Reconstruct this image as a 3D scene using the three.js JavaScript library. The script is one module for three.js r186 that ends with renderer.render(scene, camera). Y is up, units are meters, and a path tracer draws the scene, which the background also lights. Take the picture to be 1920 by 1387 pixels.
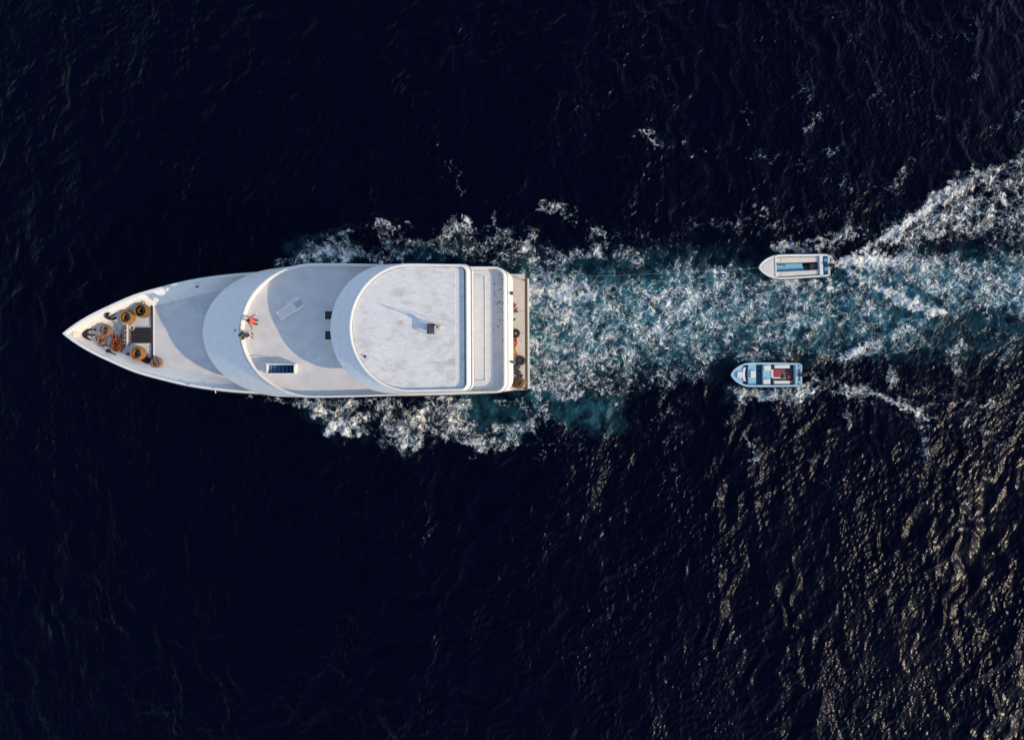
import * as THREE from 'three';
import { RoundedBoxGeometry } from 'three/addons/geometries/RoundedBoxGeometry.js';
import { mergeGeometries, toCreasedNormals, mergeVertices } from 'three/addons/utils/BufferGeometryUtils.js';
import { createNoise2D } from 'simplex-noise';

// ---------------------------------------------------------------- camera, sky, sun, exposure
const scene = new THREE.Scene();
const CAM_Y = 56, FOCAL = 1300;                       // a drone 56 m above the sea, looking straight down
const camera = new THREE.PerspectiveCamera(2 * Math.atan(693.5 / FOCAL) * 180 / Math.PI, 1920 / 1387, 0.5, 9000);
camera.position.set(0, CAM_Y, 0); camera.up.set(0, 0, -1); camera.lookAt(0, 0, 0);

const renderer = new THREE.WebGLRenderer({ antialias: true });
renderer.toneMapping = THREE.LinearToneMapping;
renderer.toneMappingExposure = 1.0;
renderer.shadowMap.enabled = true;

const SUN = new THREE.Vector3(0.935, 0, 0.355).normalize().multiplyScalar(Math.cos(24.5 * Math.PI / 180));
SUN.y = Math.sin(24.5 * Math.PI / 180);
{
  const w = 512, h = 256, d = new Float32Array(w * h * 4), v = new THREE.Vector3();
  for (let j = 0; j < h; j++) for (let i = 0; i < w; i++) {
    const el = ((j + 0.5) / h - 0.5) * Math.PI, az = ((i + 0.5) / w - 0.5) * 2 * Math.PI;
    v.set(Math.cos(el) * Math.cos(az), Math.sin(el), Math.cos(el) * Math.sin(az));
    const up = Math.max(0, v.y), c = Math.max(-1, Math.min(1, v.dot(SUN))), ang = Math.acos(c);
    const f = Math.exp(-up * 3.6), ray = 0.78 + 0.30 * c * c;
    const glow = 0.85 * Math.exp(-ang * 3.2) + 0.12 * Math.exp(-ang * 1.0);
    const z = [0.11, 0.29, 0.62], hz = [2.05, 2.35, 2.60], g = [1.2, 1.0, 0.76], k = (j * w + i) * 4;
    for (let n = 0; n < 3; n++) d[k + n] = (z[n] * (1 - f) + hz[n] * f) * ray + g[n] * glow;
    d[k + 3] = 1;
  }
  const sky = new THREE.DataTexture(d, w, h, THREE.RGBAFormat, THREE.FloatType);
  sky.mapping = THREE.EquirectangularReflectionMapping; sky.magFilter = THREE.LinearFilter; sky.needsUpdate = true;
  scene.background = sky; scene.environment = sky;
}
const sun = new THREE.DirectionalLight(new THREE.Color().setRGB(1, 0.78, 0.50), 4.0);
sun.position.copy(SUN).multiplyScalar(120); sun.target.position.set(0, 0, 0);
sun.castShadow = true; sun.shadow.mapSize.set(4096, 4096); sun.shadow.radius = 1;
Object.assign(sun.shadow.camera, { left: -60, right: 60, top: 50, bottom: -50, near: 1, far: 300 });
scene.add(sun, sun.target);

// ---------------------------------------------------------------- helpers
function rng(seed) { let a = seed >>> 0; return () => { a = (a + 0x6D2B79F5) | 0; let t = Math.imul(a ^ (a >>> 15), 1 | a); t = (t + Math.imul(t ^ (t >>> 7), 61 | t)) ^ t; return ((t ^ (t >>> 14)) >>> 0) / 4294967296; }; }
const R0 = rng(11);
const N1 = createNoise2D(rng(101)), N2 = createNoise2D(rng(202)), N3 = createNoise2D(rng(303));
const lerp = (a, b, t) => a + (b - a) * t, clamp = (x, a = 0, b = 1) => Math.min(b, Math.max(a, x));
const sstep = (a, b, x) => { const t = clamp((x - a) / (b - a)); return t * t * (3 - 2 * t); };
const V = (x, y, z) => new THREE.Vector3(x, y, z);
// survey coordinates: 1300 of them to a metre of distance below the drone
const wx = (u, h) => (u - 960) * (CAM_Y - h) / FOCAL, wz = (v, h) => (v - 693.5) * (CAM_Y - h) / FOCAL;
const at = (u, v, h) => V(wx(u, h), h, wz(v, h));

const used = {};
function numbered(n) { if (!(n in used)) { used[n] = 0; return n; } used[n]++; return n + '_' + String(used[n]).padStart(3, '0'); }
function tag(o, label, category, group, kind) {
  if (label) o.userData.label = label; if (category) o.userData.category = category;
  if (group) o.userData.group = group; if (kind) o.userData.kind = kind; return o;
}
function thing(name, label, category, pos = V(0, 0, 0), turn = 0, group) {
  const g = new THREE.Group(); g.name = numbered(name); g.position.copy(pos); g.rotation.y = turn;
  scene.add(g); return tag(g, label, category, group);
}
function fix(g) { let q = g.index ? g.toNonIndexed() : g; for (const k of Object.keys(q.attributes)) if (!['position', 'normal', 'uv'].includes(k)) q.deleteAttribute(k); if (!q.attributes.uv) planarUV(q); if (!q.attributes.normal) q.computeVertexNormals(); return q; }
function planarUV(g) { const p = g.attributes.position, u = new Float32Array(p.count * 2); for (let i = 0; i < p.count; i++) { u[2 * i] = p.getX(i) + 0.61 * p.getY(i); u[2 * i + 1] = p.getZ(i) + 0.79 * p.getY(i); } g.setAttribute('uv', new THREE.BufferAttribute(u, 2)); return g; }
function part(name, geos, mat, parent, label, metric = true) {
  const list = (Array.isArray(geos) ? geos : [geos]).map(fix);
  const g = list.length > 1 ? mergeGeometries(list) : list[0];
  if (metric) planarUV(g);
  const m = new THREE.Mesh(g, mat); m.name = name; m.castShadow = m.receiveShadow = true;
  if (label) m.userData.label = label;
  parent.add(m); return m;
}
const box = (w, h, d, x = 0, y = 0, z = 0, r = 0.012) => new RoundedBoxGeometry(w, h, d, 2, Math.min(r, w / 3, h / 3, d / 3)).translate(x, y, z);
const cyl = (r1, r2, h, x = 0, y = 0, z = 0, n = 18) => new THREE.CylinderGeometry(r1, r2, h, n).translate(x, y, z);
const tube = (pts, r, seg = 32, rad = 6, closed = false) => new THREE.TubeGeometry(new THREE.CatmullRomCurve3(pts, closed), seg, r, rad, closed);
const bar = (a, b, r, n = 8) => { const d = b.clone().sub(a), g = new THREE.CylinderGeometry(r, r, d.length(), n); g.applyQuaternion(new THREE.Quaternion().setFromUnitVectors(V(0, 1, 0), d.normalize())); const m = a.clone().add(b).multiplyScalar(0.5); return g.translate(m.x, m.y, m.z); };
// plate of any outline [x, z]
function slab(pts, y0, y1, bevel = 0, holes = []) {
  const s = new THREE.Shape(pts.map(([x, z]) => new THREE.Vector2(x, -z)));
  for (const h of holes) s.holes.push(new THREE.Path(h.map(([x, z]) => new THREE.Vector2(x, -z))));
  const g = new THREE.ExtrudeGeometry(s, { depth: Math.max(0.001, y1 - y0 - 2 * bevel), bevelEnabled: bevel > 0, bevelThickness: bevel, bevelSize: bevel, bevelOffset: -bevel, bevelSegments: 2, curveSegments: 8 });
  return g.rotateX(-Math.PI / 2).translate(0, y0 + bevel, 0);
}
// skin over rings of equal count; each ring is [[x, y, z], ...]
function loft(rings, crease = 0.5, capTop = false, capBottom = false) {
  const pos = [], idx = [], n = rings[0].length;
  for (const r of rings) for (const p of r) pos.push(p[0], p[1], p[2]);
  for (let k = 0; k + 1 < rings.length; k++) for (let i = 0; i < n; i++) { const j = (i + 1) % n, a = k * n + i, b = k * n + j, c = a + n, d = b + n; idx.push(a, b, c, b, d, c); }
  const cap = (k, flip) => { const t = THREE.ShapeUtils.triangulateShape(rings[k].map((p) => new THREE.Vector2(p[0], p[2])), []); for (const f of t) idx.push(...(flip ? [f[0], f[1], f[2]] : [f[2], f[1], f[0]]).map((q) => q + k * n)); };
  if (capTop) cap(rings.length - 1, true); if (capBottom) cap(0, false);
  const g = new THREE.BufferGeometry(); g.setAttribute('position', new THREE.Float32BufferAttribute(pos, 3)); g.setIndex(idx);
  return toCreasedNormals(g, crease);
}
const ring = (pts, y) => pts.map(([x, z]) => [x, typeof y === 'function' ? y(x, z) : y, z]);

// ---------------------------------------------------------------- materials
function noiseTexture(size, fn, srgb = true) {
  const d = new Uint8Array(size * size * 4);
  for (let j = 0; j < size; j++) for (let i = 0; i < size; i++) { const c = fn(i / size, j / size), k = (j * size + i) * 4; for (let n = 0; n < 3; n++) d[k + n] = clamp(c[n]) * 255; d[k + 3] = 255; }
  const t = new THREE.DataTexture(d, size, size); t.wrapS = t.wrapT = THREE.RepeatWrapping; t.magFilter = THREE.LinearFilter; t.minFilter = THREE.LinearMipmapLinearFilter;
  if (srgb) t.colorSpace = THREE.SRGBColorSpace; t.needsUpdate = true; return t;
}
// seamless noise: blend of shifted copies
const tileNoise = (N, u, v, fx, fy) => { const a = (p, q) => N(p * fx, q * fy); const s = u, t = v; return lerp(lerp(a(u, v), a(u - 1, v), s), lerp(a(u, v - 1), a(u - 1, v - 1), s), t) * 1.25; };
const fbm = (N, u, v, fx, fy, o = 4) => { let s = 0, a = 0.5; for (let i = 0; i < o; i++) { s += a * tileNoise(N, u, v, fx * 2 ** i, fy * 2 ** i); a *= 0.55; } return s; };
const rep = (t, s) => { t.repeat.set(1 / s, 1 / s); return t; };
const lin = (r, g, b) => new THREE.Color().setRGB(r, g, b);
const std = (r, g, b, rough = 0.6, extra = {}) => new THREE.MeshStandardMaterial({ color: lin(r, g, b), roughness: rough, ...extra });

const gelTex = rep(noiseTexture(512, (u, v) => { const n = fbm(N1, u, v, 5, 9), m = fbm(N2, u, v, 22, 60, 3); const s = 0.95 + 0.05 * n + 0.03 * m, y = Math.max(0, n - 0.25) * 0.10; return [s, s - y * 0.5, s - y]; }), 4.5);
const deckTex = rep(noiseTexture(1024, (u, v) => { const n = fbm(N2, u, v, 3, 4), m = fbm(N3, u, v, 30, 34, 3), k = fbm(N1, u, v, 120, 120, 2); const s = 0.90 + 0.06 * n + 0.045 * m + 0.05 * k; return [s + 0.012 * n, s, s - 0.012 * n]; }), 7);
const roofTex = rep(noiseTexture(1024, (u, v) => {
  const w = 0.03 * fbm(N3, u, v, 6, 6), n = fbm(N1, u + w, v, 5, 9), m = fbm(N2, u, v + w, 9, 34), k = fbm(N3, u, v, 60, 110, 3), p = fbm(N2, u, v, 3, 5, 3);
  const st = sstep(0.05, 0.55, n + 0.55 * m), gr = sstep(0.18, 0.5, p + 0.5 * k + 0.25 * m), s = 0.92 - 0.10 * st - 0.09 * gr + 0.075 * k + 0.085 * m + 0.04 * n;
  return [s + 0.018 * sstep(0.1, 0.5, m), s - 0.012 * st, s - 0.035 * st - 0.015 * gr];
}), 9.5);
const beigeTex = rep(noiseTexture(512, (u, v) => { const n = fbm(N1, u, v, 5, 6), m = fbm(N2, u, v, 40, 18, 3); const s = 0.92 + 0.07 * n + 0.05 * m; return [s, s - 0.015 - 0.03 * n, s - 0.03 - 0.05 * n]; }), 3);
const M = {
  gel: new THREE.MeshPhysicalMaterial({ color: lin(0.80, 0.795, 0.78), roughness: 0.42, map: gelTex }),
  deck: new THREE.MeshStandardMaterial({ color: lin(0.75, 0.72, 0.71), roughness: 0.72, map: deckTex }),
  visor: new THREE.MeshPhysicalMaterial({ color: lin(0.72, 0.72, 0.73), roughness: 0.5, map: gelTex }),
  roof: new THREE.MeshStandardMaterial({ color: lin(0.80, 0.795, 0.80), roughness: 0.75, map: roofTex }),
  beige: new THREE.MeshStandardMaterial({ color: lin(0.75, 0.68, 0.60), roughness: 0.75, map: beigeTex }),
  hullDark: std(0.014, 0.012, 0.014, 0.7),
  rubber: std(0.02, 0.02, 0.022, 0.8),
  black: std(0.015, 0.014, 0.018, 0.5),
  hatch: std(0.016, 0.012, 0.014, 0.8),
  glass: new THREE.MeshPhysicalMaterial({ color: lin(0.012, 0.016, 0.024), roughness: 0.08 }),
  wood: std(0.12, 0.065, 0.035, 0.7),
  steel: std(0.45, 0.45, 0.46, 0.35, { metalness: 0.8 }),
  iron: std(0.009, 0.008, 0.008, 0.9),
  grey: std(0.28, 0.28, 0.29, 0.6),
  stair: std(0.05, 0.17, 0.34, 0.6),
  plastic: std(0.80, 0.74, 0.76, 0.5),
  rust: std(0.10, 0.06, 0.05, 0.8),
};
function ropeMat(r, g, b) {
  const t = noiseTexture(128, (u, v) => { const s = 0.72 + 0.25 * Math.sin((u * 26 + v * 3) * Math.PI * 2) * 0.6 + 0.22 * tileNoise(N1, u, v, 20, 5); return [s, s * 0.97, s * 0.93]; });
  t.repeat.set(30, 1); return new THREE.MeshStandardMaterial({ color: lin(r, g, b), roughness: 0.95, map: t });
}
M.ropeGold = ropeMat(0.56, 0.29, 0.085); M.ropeOlive = ropeMat(0.34, 0.20, 0.075); M.ropePink = ropeMat(0.42, 0.27, 0.23); M.ropeOrange = ropeMat(0.56, 0.16, 0.05); M.ropePale = ropeMat(0.62, 0.50, 0.38); M.ropeApricot = ropeMat(0.62, 0.30, 0.15);

// ---------------------------------------------------------------- the sea
//SEA_BEGIN
const PW = 96, PH = 72, MPU = CAM_Y / FOCAL;           // modelled patch of sea in metres; metres per survey unit at sea level
const strokes = [], teals = [], lumps = [];
// foam strips: [u1, v1, r1, u2, v2, r2, density]
const F = (...a) => strokes.push(a), T = (...a) => teals.push(a), L = (...a) => lumps.push(a);
// bow wave on the far side of the hull
F(528, 490, 10, 585, 484, 18, 0.75); F(585, 482, 26, 648, 468, 34, 1.15); F(640, 462, 24, 655, 452, 18, 1.0);
F(704, 428, 12, 722, 421, 11, 1.0); F(722, 420, 12, 750, 425, 9, 0.95); F(716, 436, 14, 730, 470, 16, 0.75);
F(740, 462, 22, 860, 464, 32, 0.68); F(845, 430, 20, 870, 425, 20, 1.05); F(866, 405, 10, 862, 420, 14, 0.75); F(830, 418, 11, 838, 415, 11, 0.8);
F(860, 462, 34, 960, 478, 38, 0.58); F(925, 412, 12, 940, 440, 26, 0.72); F(670, 480, 18, 740, 480, 16, 0.72);
F(980, 470, 26, 1000, 440, 14, 0.72); F(992, 460, 20, 1060, 500, 30, 0.55); F(1018, 392, 9, 1060, 386, 12, 0.85); F(1060, 390, 9, 1075, 420, 12, 0.55);
F(1110, 432, 12, 1120, 468, 14, 0.85); F(1000, 492, 20, 1120, 470, 16, 0.72); F(1070, 478, 14, 1200, 480, 22, 0.62); F(1150, 440, 22, 1300, 480, 40, 0.34);
T(560, 485, 30, 650, 478, 32, 0.34); T(760, 480, 22, 870, 478, 18, 0.3); L(585, 484, 30, 648, 470, 42, 0.5); L(704, 428, 22, 750, 428, 20, 0.28); L(760, 466, 34, 940, 470, 44, 0.2);
// near side of the hull
F(470, 742, 6, 560, 752, 12, 0.65); F(575, 756, 16, 600, 762, 22, 0.95); F(600, 758, 26, 650, 790, 34, 1.05); F(630, 800, 16, 668, 806, 14, 1.15); F(660, 760, 24, 685, 795, 16, 0.8); F(600, 790, 14, 622, 798, 16, 0.55);
F(715, 752, 30, 740, 800, 36, 0.95); F(735, 815, 28, 775, 830, 24, 1.02); F(770, 800, 30, 800, 770, 30, 0.85); F(800, 762, 26, 860, 770, 34, 1.0); F(830, 800, 30, 800, 790, 24, 0.8);
F(860, 800, 26, 900, 830, 26, 1.0); F(900, 838, 18, 960, 832, 16, 0.95); F(940, 815, 26, 985, 795, 22, 0.85); F(985, 790, 18, 1010, 760, 20, 0.62); F(930, 745, 5, 1060, 792, 6, 0.8); F(1000, 800, 24, 1090, 830, 26, 0.36); F(1010, 850, 12, 1020, 852, 10, 0.5);
T(600, 765, 26, 670, 790, 26, 0.22); T(880, 760, 30, 960, 790, 34, 0.5); T(1000, 745, 26, 1145, 780, 32, 0.62); L(590, 760, 26, 655, 795, 36, 0.42); L(720, 755, 34, 770, 825, 40, 0.35); L(830, 760, 34, 930, 832, 34, 0.38);
// propeller wash
F(992, 545, 40, 1040, 545, 55, 1.02); F(992, 620, 110, 1090, 610, 110, 0.86); F(1000, 690, 48, 1080, 695, 48, 0.92); F(1090, 610, 110, 1290, 595, 105, 0.80); F(1085, 735, 14, 1000, 728, 14, 0.95); F(1080, 732, 14, 1180, 742, 12, 0.62);
F(1290, 540, 60, 1370, 520, 36, 0.80); F(1290, 590, 90, 1470, 585, 80, 0.70); F(1470, 570, 60, 1640, 590, 50, 0.6); F(1140, 700, 50, 1300, 690, 40, 0.55); F(1050, 540, 22, 1110, 555, 22, 1.0); F(1220, 555, 26, 1260, 600, 30, 0.95); F(1380, 600, 60, 1560, 640, 40, 0.46); F(1560, 620, 40, 1700, 600, 40, 0.4);
T(1000, 600, 96, 1290, 590, 92, 0.85); T(1290, 585, 90, 1700, 585, 70, 0.7); T(1060, 560, 60, 1120, 560, 60, 0.35); T(1440, 560, 50, 1640, 600, 50, 0.3); L(992, 610, 120, 1500, 590, 90, 0.22);
// white tender and its wake
F(1450, 464, 10, 1540, 454, 14, 0.95); F(1540, 455, 18, 1620, 440, 14, 0.7); F(1620, 440, 16, 1690, 405, 14, 0.45); F(1435, 530, 14, 1560, 540, 20, 0.95); F(1560, 535, 20, 1620, 560, 20, 0.75);
F(1565, 497, 10, 1640, 489, 20, 1.0); F(1590, 492, 14, 1720, 500, 26, 1.15); F(1610, 480, 9, 1720, 408, 14, 1.0); F(1720, 408, 14, 1800, 348, 18, 1.05); F(1800, 345, 17, 1870, 322, 16, 0.95); F(1870, 322, 14, 1960, 290, 16, 0.7);
F(1700, 450, 30, 1800, 400, 50, 0.9); F(1800, 410, 50, 1960, 400, 60, 0.85); F(1720, 500, 30, 1960, 520, 44, 0.85); F(1860, 345, 24, 1960, 345, 30, 0.7); F(1600, 510, 9, 1690, 560, 14, 0.95); F(1690, 560, 14, 1768, 585, 9, 1.0); F(1640, 520, 26, 1760, 545, 26, 0.66); F(1760, 540, 34, 1960, 560, 50, 0.85);
T(1640, 525, 40, 1960, 540, 66, 0.75); L(1600, 485, 16, 1800, 345, 28, 0.4); L(1600, 512, 14, 1765, 584, 16, 0.3); L(1800, 345, 28, 1960, 290, 26, 0.3);
// diagonal crest between the wakes
F(1578, 672, 9, 1625, 650, 12, 0.9); F(1625, 648, 10, 1700, 612, 13, 0.95); F(1700, 612, 13, 1760, 585, 10, 0.75); F(1640, 655, 14, 1730, 640, 22, 0.55); F(1850, 585, 14, 1960, 560, 24, 0.65); F(1720, 640, 40, 1960, 620, 40, 0.36); L(1578, 672, 12, 1760, 585, 18, 0.3);
T(1560, 640, 30, 1900, 620, 50, 0.35);
// blue boat
F(1385, 668, 7, 1425, 664, 10, 0.95); F(1425, 664, 9, 1520, 660, 10, 0.6); F(1376, 722, 8, 1400, 738, 14, 0.95); F(1400, 738, 14, 1500, 740, 16, 1.0); F(1500, 735, 16, 1530, 720, 16, 0.75); F(1520, 715, 20, 1620, 735, 26, 0.55); F(1590, 726, 5, 1680, 755, 6, 1.0); F(1680, 755, 6, 1745, 785, 7, 0.85); F(1530, 690, 10, 1570, 670, 14, 0.45); F(1620, 730, 50, 1960, 760, 70, 0.30); F(1690, 770, 30, 1960, 800, 40, 0.34);
T(1380, 725, 20, 1500, 735, 20, 0.3);
// broken crests away from the wakes
F(1195, 252, 9, 1235, 265, 12, 0.68); F(1205, 248, 6, 1220, 262, 6, 0.8); F(1295, 283, 8, 1325, 276, 7, 0.55); F(1405, 298, 9, 1465, 292, 9, 0.55); F(1510, 240, 5, 1535, 218, 6, 0.62); F(1535, 215, 6, 1580, 198, 5, 0.45); F(1500, 300, 6, 1560, 282, 7, 0.5); F(1400, 200, 5, 1408, 226, 6, 0.55);
F(1385, 415, 9, 1430, 395, 8, 0.6); F(1290, 425, 12, 1400, 420, 16, 0.42); F(1400, 430, 14, 1560, 400, 14, 0.42); F(1730, 90, 5, 1750, 68, 6, 0.55); F(1750, 68, 5, 1800, 72, 5, 0.45); F(1860, 250, 8, 1920, 210, 10, 0.42); F(1395, 815, 9, 1420, 850, 12, 0.6); F(1405, 862, 9, 1425, 858, 8, 0.75); F(1380, 770, 10, 1395, 815, 10, 0.4); F(855, 310, 3, 864, 370, 3, 0.55); F(826, 314, 2.5, 842, 330, 2.5, 0.55); F(1210, 150, 2.5, 1216, 172, 3, 0.6); F(872, 60, 3, 878, 90, 3, 0.4);
F(1100, 800, 30, 1300, 800, 30, 0.22); F(1560, 330, 30, 1700, 380, 30, 0.28);

// narrow unbroken streaks: propeller jets, the arms of the small wake and breaking crest lines
const jets = [];
const J = (...a) => jets.push(a);
J(1560, 497, 5, 1660, 488, 15, 1.0); J(1640, 490, 14, 1760, 497, 22, 0.62); J(1575, 492, 4, 1655, 448, 7, 0.95); J(1655, 448, 7, 1720, 404, 9, 1.0); J(1720, 404, 9, 1775, 358, 10, 0.9); J(1775, 358, 10, 1850, 326, 9, 0.55); J(1580, 503, 5, 1660, 545, 9, 0.8); J(1660, 545, 9, 1710, 573, 12, 1.0); J(1710, 573, 12, 1772, 586, 5, 1.0);
J(1578, 673, 8, 1612, 656, 9, 1.0); J(1612, 656, 8, 1680, 622, 7, 0.6); J(1590, 726, 3, 1650, 742, 5, 0.8); J(1650, 742, 5, 1740, 784, 5, 0.8); J(1385, 735, 9, 1500, 738, 11, 0.62); J(1385, 667, 5, 1425, 664, 6, 0.6); J(1450, 466, 6, 1490, 459, 7, 0.7); J(1440, 528, 6, 1540, 533, 8, 0.6); J(1040, 560, 16, 1075, 535, 12, 0.6); J(1000, 550, 14, 1030, 540, 18, 0.6);
function capsule(px, py, s) {
  const [x1, y1, r1, x2, y2, r2] = s, dx = x2 - x1, dy = y2 - y1, t = clamp(((px - x1) * dx + (py - y1) * dy) / (dx * dx + dy * dy + 1e-6));
  const r = r1 + (r2 - r1) * t, d = Math.hypot(px - x1 - dx * t, py - y1 - dy * t); return d / r;
}
// coarse fields on a 3-unit raster
const U0 = 960 - PW / 2 / MPU, V0 = 693.5 - PH / 2 / MPU, UW = PW / MPU, VH = PH / MPU, FS = 3, FW = Math.ceil(UW / FS) + 2, FH = Math.ceil(VH / FS) + 2;
function field(list, soft) {
  const f = new Float32Array(FW * FH);
  for (const s of list) {
    const m = Math.max(s[2], s[5]) * (1 + soft), i0 = Math.max(0, Math.floor((Math.min(s[0], s[3]) - m - U0) / FS)), i1 = Math.min(FW - 1, Math.ceil((Math.max(s[0], s[3]) + m - U0) / FS)), j0 = Math.max(0, Math.floor((Math.min(s[1], s[4]) - m - V0) / FS)), j1 = Math.min(FH - 1, Math.ceil((Math.max(s[1], s[4]) + m - V0) / FS));
    for (let j = j0; j <= j1; j++) for (let i = i0; i <= i1; i++) { const d = capsule(U0 + i * FS, V0 + j * FS, s), v = s[6] * (1 - sstep(0.35, 1 + soft, d)), k = j * FW + i; f[k] = Math.max(f[k], v) + 0.15 * Math.min(f[k], v); }
  }
  return (u, v) => { const x = clamp((u - U0) / FS, 0, FW - 2), y = clamp((v - V0) / FS, 0, FH - 2), i = x | 0, j = y | 0, a = x - i, b = y - j, k = j * FW + i; return (f[k] * (1 - a) + f[k + 1] * a) * (1 - b) + (f[k + FW] * (1 - a) + f[k + FW + 1] * a) * b; };
}
const foamField = field(strokes, 0.35), tealField = field(teals, 0.6), lumpField = field(lumps, 0.4), jetField = field(jets, 0.5);

// wave trains
const RW = rng(77), waves = [], ripples = [];
const train = (list, n, l0, l1, slope, main, spread) => { const s = slope * Math.sqrt(2 / n); for (let i = 0; i < n; i++) { const l = Math.exp(lerp(Math.log(l0), Math.log(l1), (i + RW()) / n)), a = main + spread * (RW() + RW() - 1), k = 2 * Math.PI / l; list.push([k * Math.cos(a), k * Math.sin(a), RW() * 6.283, s / k * (0.7 + 0.6 * RW())]); } };
train(waves, 16, 5, 16, 0.06, 0.30, 0.7); train(waves, 46, 0.8, 5, 0.115, 0.25, 1.15);
train(ripples, 40, 0.13, 0.8, 0.21, 0.3, 1.6);
function waveAt(x, z, out) {
  let h = 0, dx = 0, dz = 0;
  for (const [kx, kz, p, a] of waves) { const t = kx * x + kz * z + p, c = Math.cos(t), s = Math.sin(t), k = Math.hypot(kx, kz); h += a * c; dx -= 0.8 * a * s * kx / k; dz -= 0.8 * a * s * kz / k; }
  out[0] = h; out[1] = dx; out[2] = dz;
}
// height of the short chop on the coarse raster: whitecaps break along its crests
const crest = (() => { const f = new Float32Array(FW * FH), list = waves.filter(([a, b]) => { const l = 6.283 / Math.hypot(a, b); return l > 1.1 && l < 7; }); let q = 0; for (const w of list) q += w[3] * w[3] / 2; q = Math.sqrt(q); for (let j = 0; j < FH; j++) for (let i = 0; i < FW; i++) { const x = (U0 + i * FS - 960) * MPU, z = (V0 + j * FS - 693.5) * MPU; let h = 0; for (const [kx, kz, p, a] of list) h += a * Math.cos(kx * x + kz * z + p); f[j * FW + i] = h / q; } return (u, v) => { const x = clamp((u - U0) / FS, 0, FW - 2), y = clamp((v - V0) / FS, 0, FH - 2), i = x | 0, j = y | 0, a = x - i, b = y - j, k = j * FW + i; return (f[k] * (1 - a) + f[k + 1] * a) * (1 - b) + (f[k + FW] * (1 - a) + f[k + FW + 1] * a) * b; }; })();
const inFrame = (x, z) => sstep(0, 5, PW / 2 - Math.abs(x)) * sstep(0, 5, PH / 2 - Math.abs(z));
const seaGeo = (() => {
  const nx = 900, nz = 675, pos = new Float32Array((nx + 1) * (nz + 1) * 3), uv = new Float32Array((nx + 1) * (nz + 1) * 2), idx = new Uint32Array(nx * nz * 6), o = [0, 0, 0]; let q = 0;
  for (let j = 0; j <= nz; j++) for (let i = 0; i <= nx; i++) {
    const x = (i / nx - 0.5) * PW, z = (j / nz - 0.5) * PH, u = 960 + x / MPU, v = 693.5 + z / MPU, e = inFrame(x, z), k = j * (nx + 1) + i;
    waveAt(x, z, o);
    const gust = (0.8 + 0.33 * N1(x / 17, z / 23) + 0.15 * N2(x / 6, z / 6)) * lerp(0.7, 1.05, sstep(450, 1300, u));
    const bx = x + 0.9 * N2(x / 5, z / 5), bz = z + 0.9 * N3(x / 5, z / 5), rough = 0.10 * N1(bx / 2.0 + 9, bz / 3.1) + 0.12 * (0.5 - Math.abs(N2(bx / 3.1, bz / 4.6 + 9))) + 0.035 * N3(bx / 0.8, bz / 1.25);
    const lu = lumpField(u + 9 * N1(u / 24, v / 24), v + 9 * N2(u / 24, v / 24)), fo = foamField(u, v);
    const turb = fo > 0.02 ? fo * (0.06 * N3(x / 0.9, z / 0.9) + 0.03 * N2(x / 0.4, z / 0.4)) : 0;
    pos[3 * k] = x + o[1] * e * gust; pos[3 * k + 1] = ((o[0] + rough) * gust + lu * (0.75 + 0.35 * N3(x / 1.6, z / 1.6)) + turb) * e; pos[3 * k + 2] = z + o[2] * e * gust;
    uv[2 * k] = i / nx; uv[2 * k + 1] = 1 - j / nz;
    if (i < nx && j < nz) { const a = k, b = k + 1, c = k + nx + 1, d = c + 1; idx[q++] = a; idx[q++] = c; idx[q++] = b; idx[q++] = b; idx[q++] = c; idx[q++] = d; }
  }
  const g = new THREE.BufferGeometry(); g.setAttribute('position', new THREE.BufferAttribute(pos, 3)); g.setAttribute('uv', new THREE.BufferAttribute(uv, 2)); g.setIndex(new THREE.BufferAttribute(idx, 1)); g.computeVertexNormals(); return g;
})();
const hash = (i, j, s) => { let h = Math.imul(i, 374761393) + Math.imul(j, 668265263) + Math.imul(s, 1442695041); h = Math.imul(h ^ (h >>> 13), 1274126177); return ((h ^ (h >>> 16)) >>> 0) / 4294967296; };
function cells(x, y, s) { // distance to the nearest cell wall
  const ix = Math.floor(x), iy = Math.floor(y); let f1 = 9, f2 = 9;
  for (let b = -1; b <= 1; b++) for (let a = -1; a <= 1; a++) { const cx = ix + a, cy = iy + b, d = Math.hypot(cx + hash(cx, cy, s) - x, cy + hash(cx, cy, s + 7) - y); if (d < f1) { f2 = f1; f1 = d; } else if (d < f2) f2 = d; }
  return f2 - f1;
}
const WATER = [0.0002, 0.0006, 0.0062], TEAL = [0.028, 0.125, 0.165], FOAM = [0.80, 0.80, 0.79];
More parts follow.
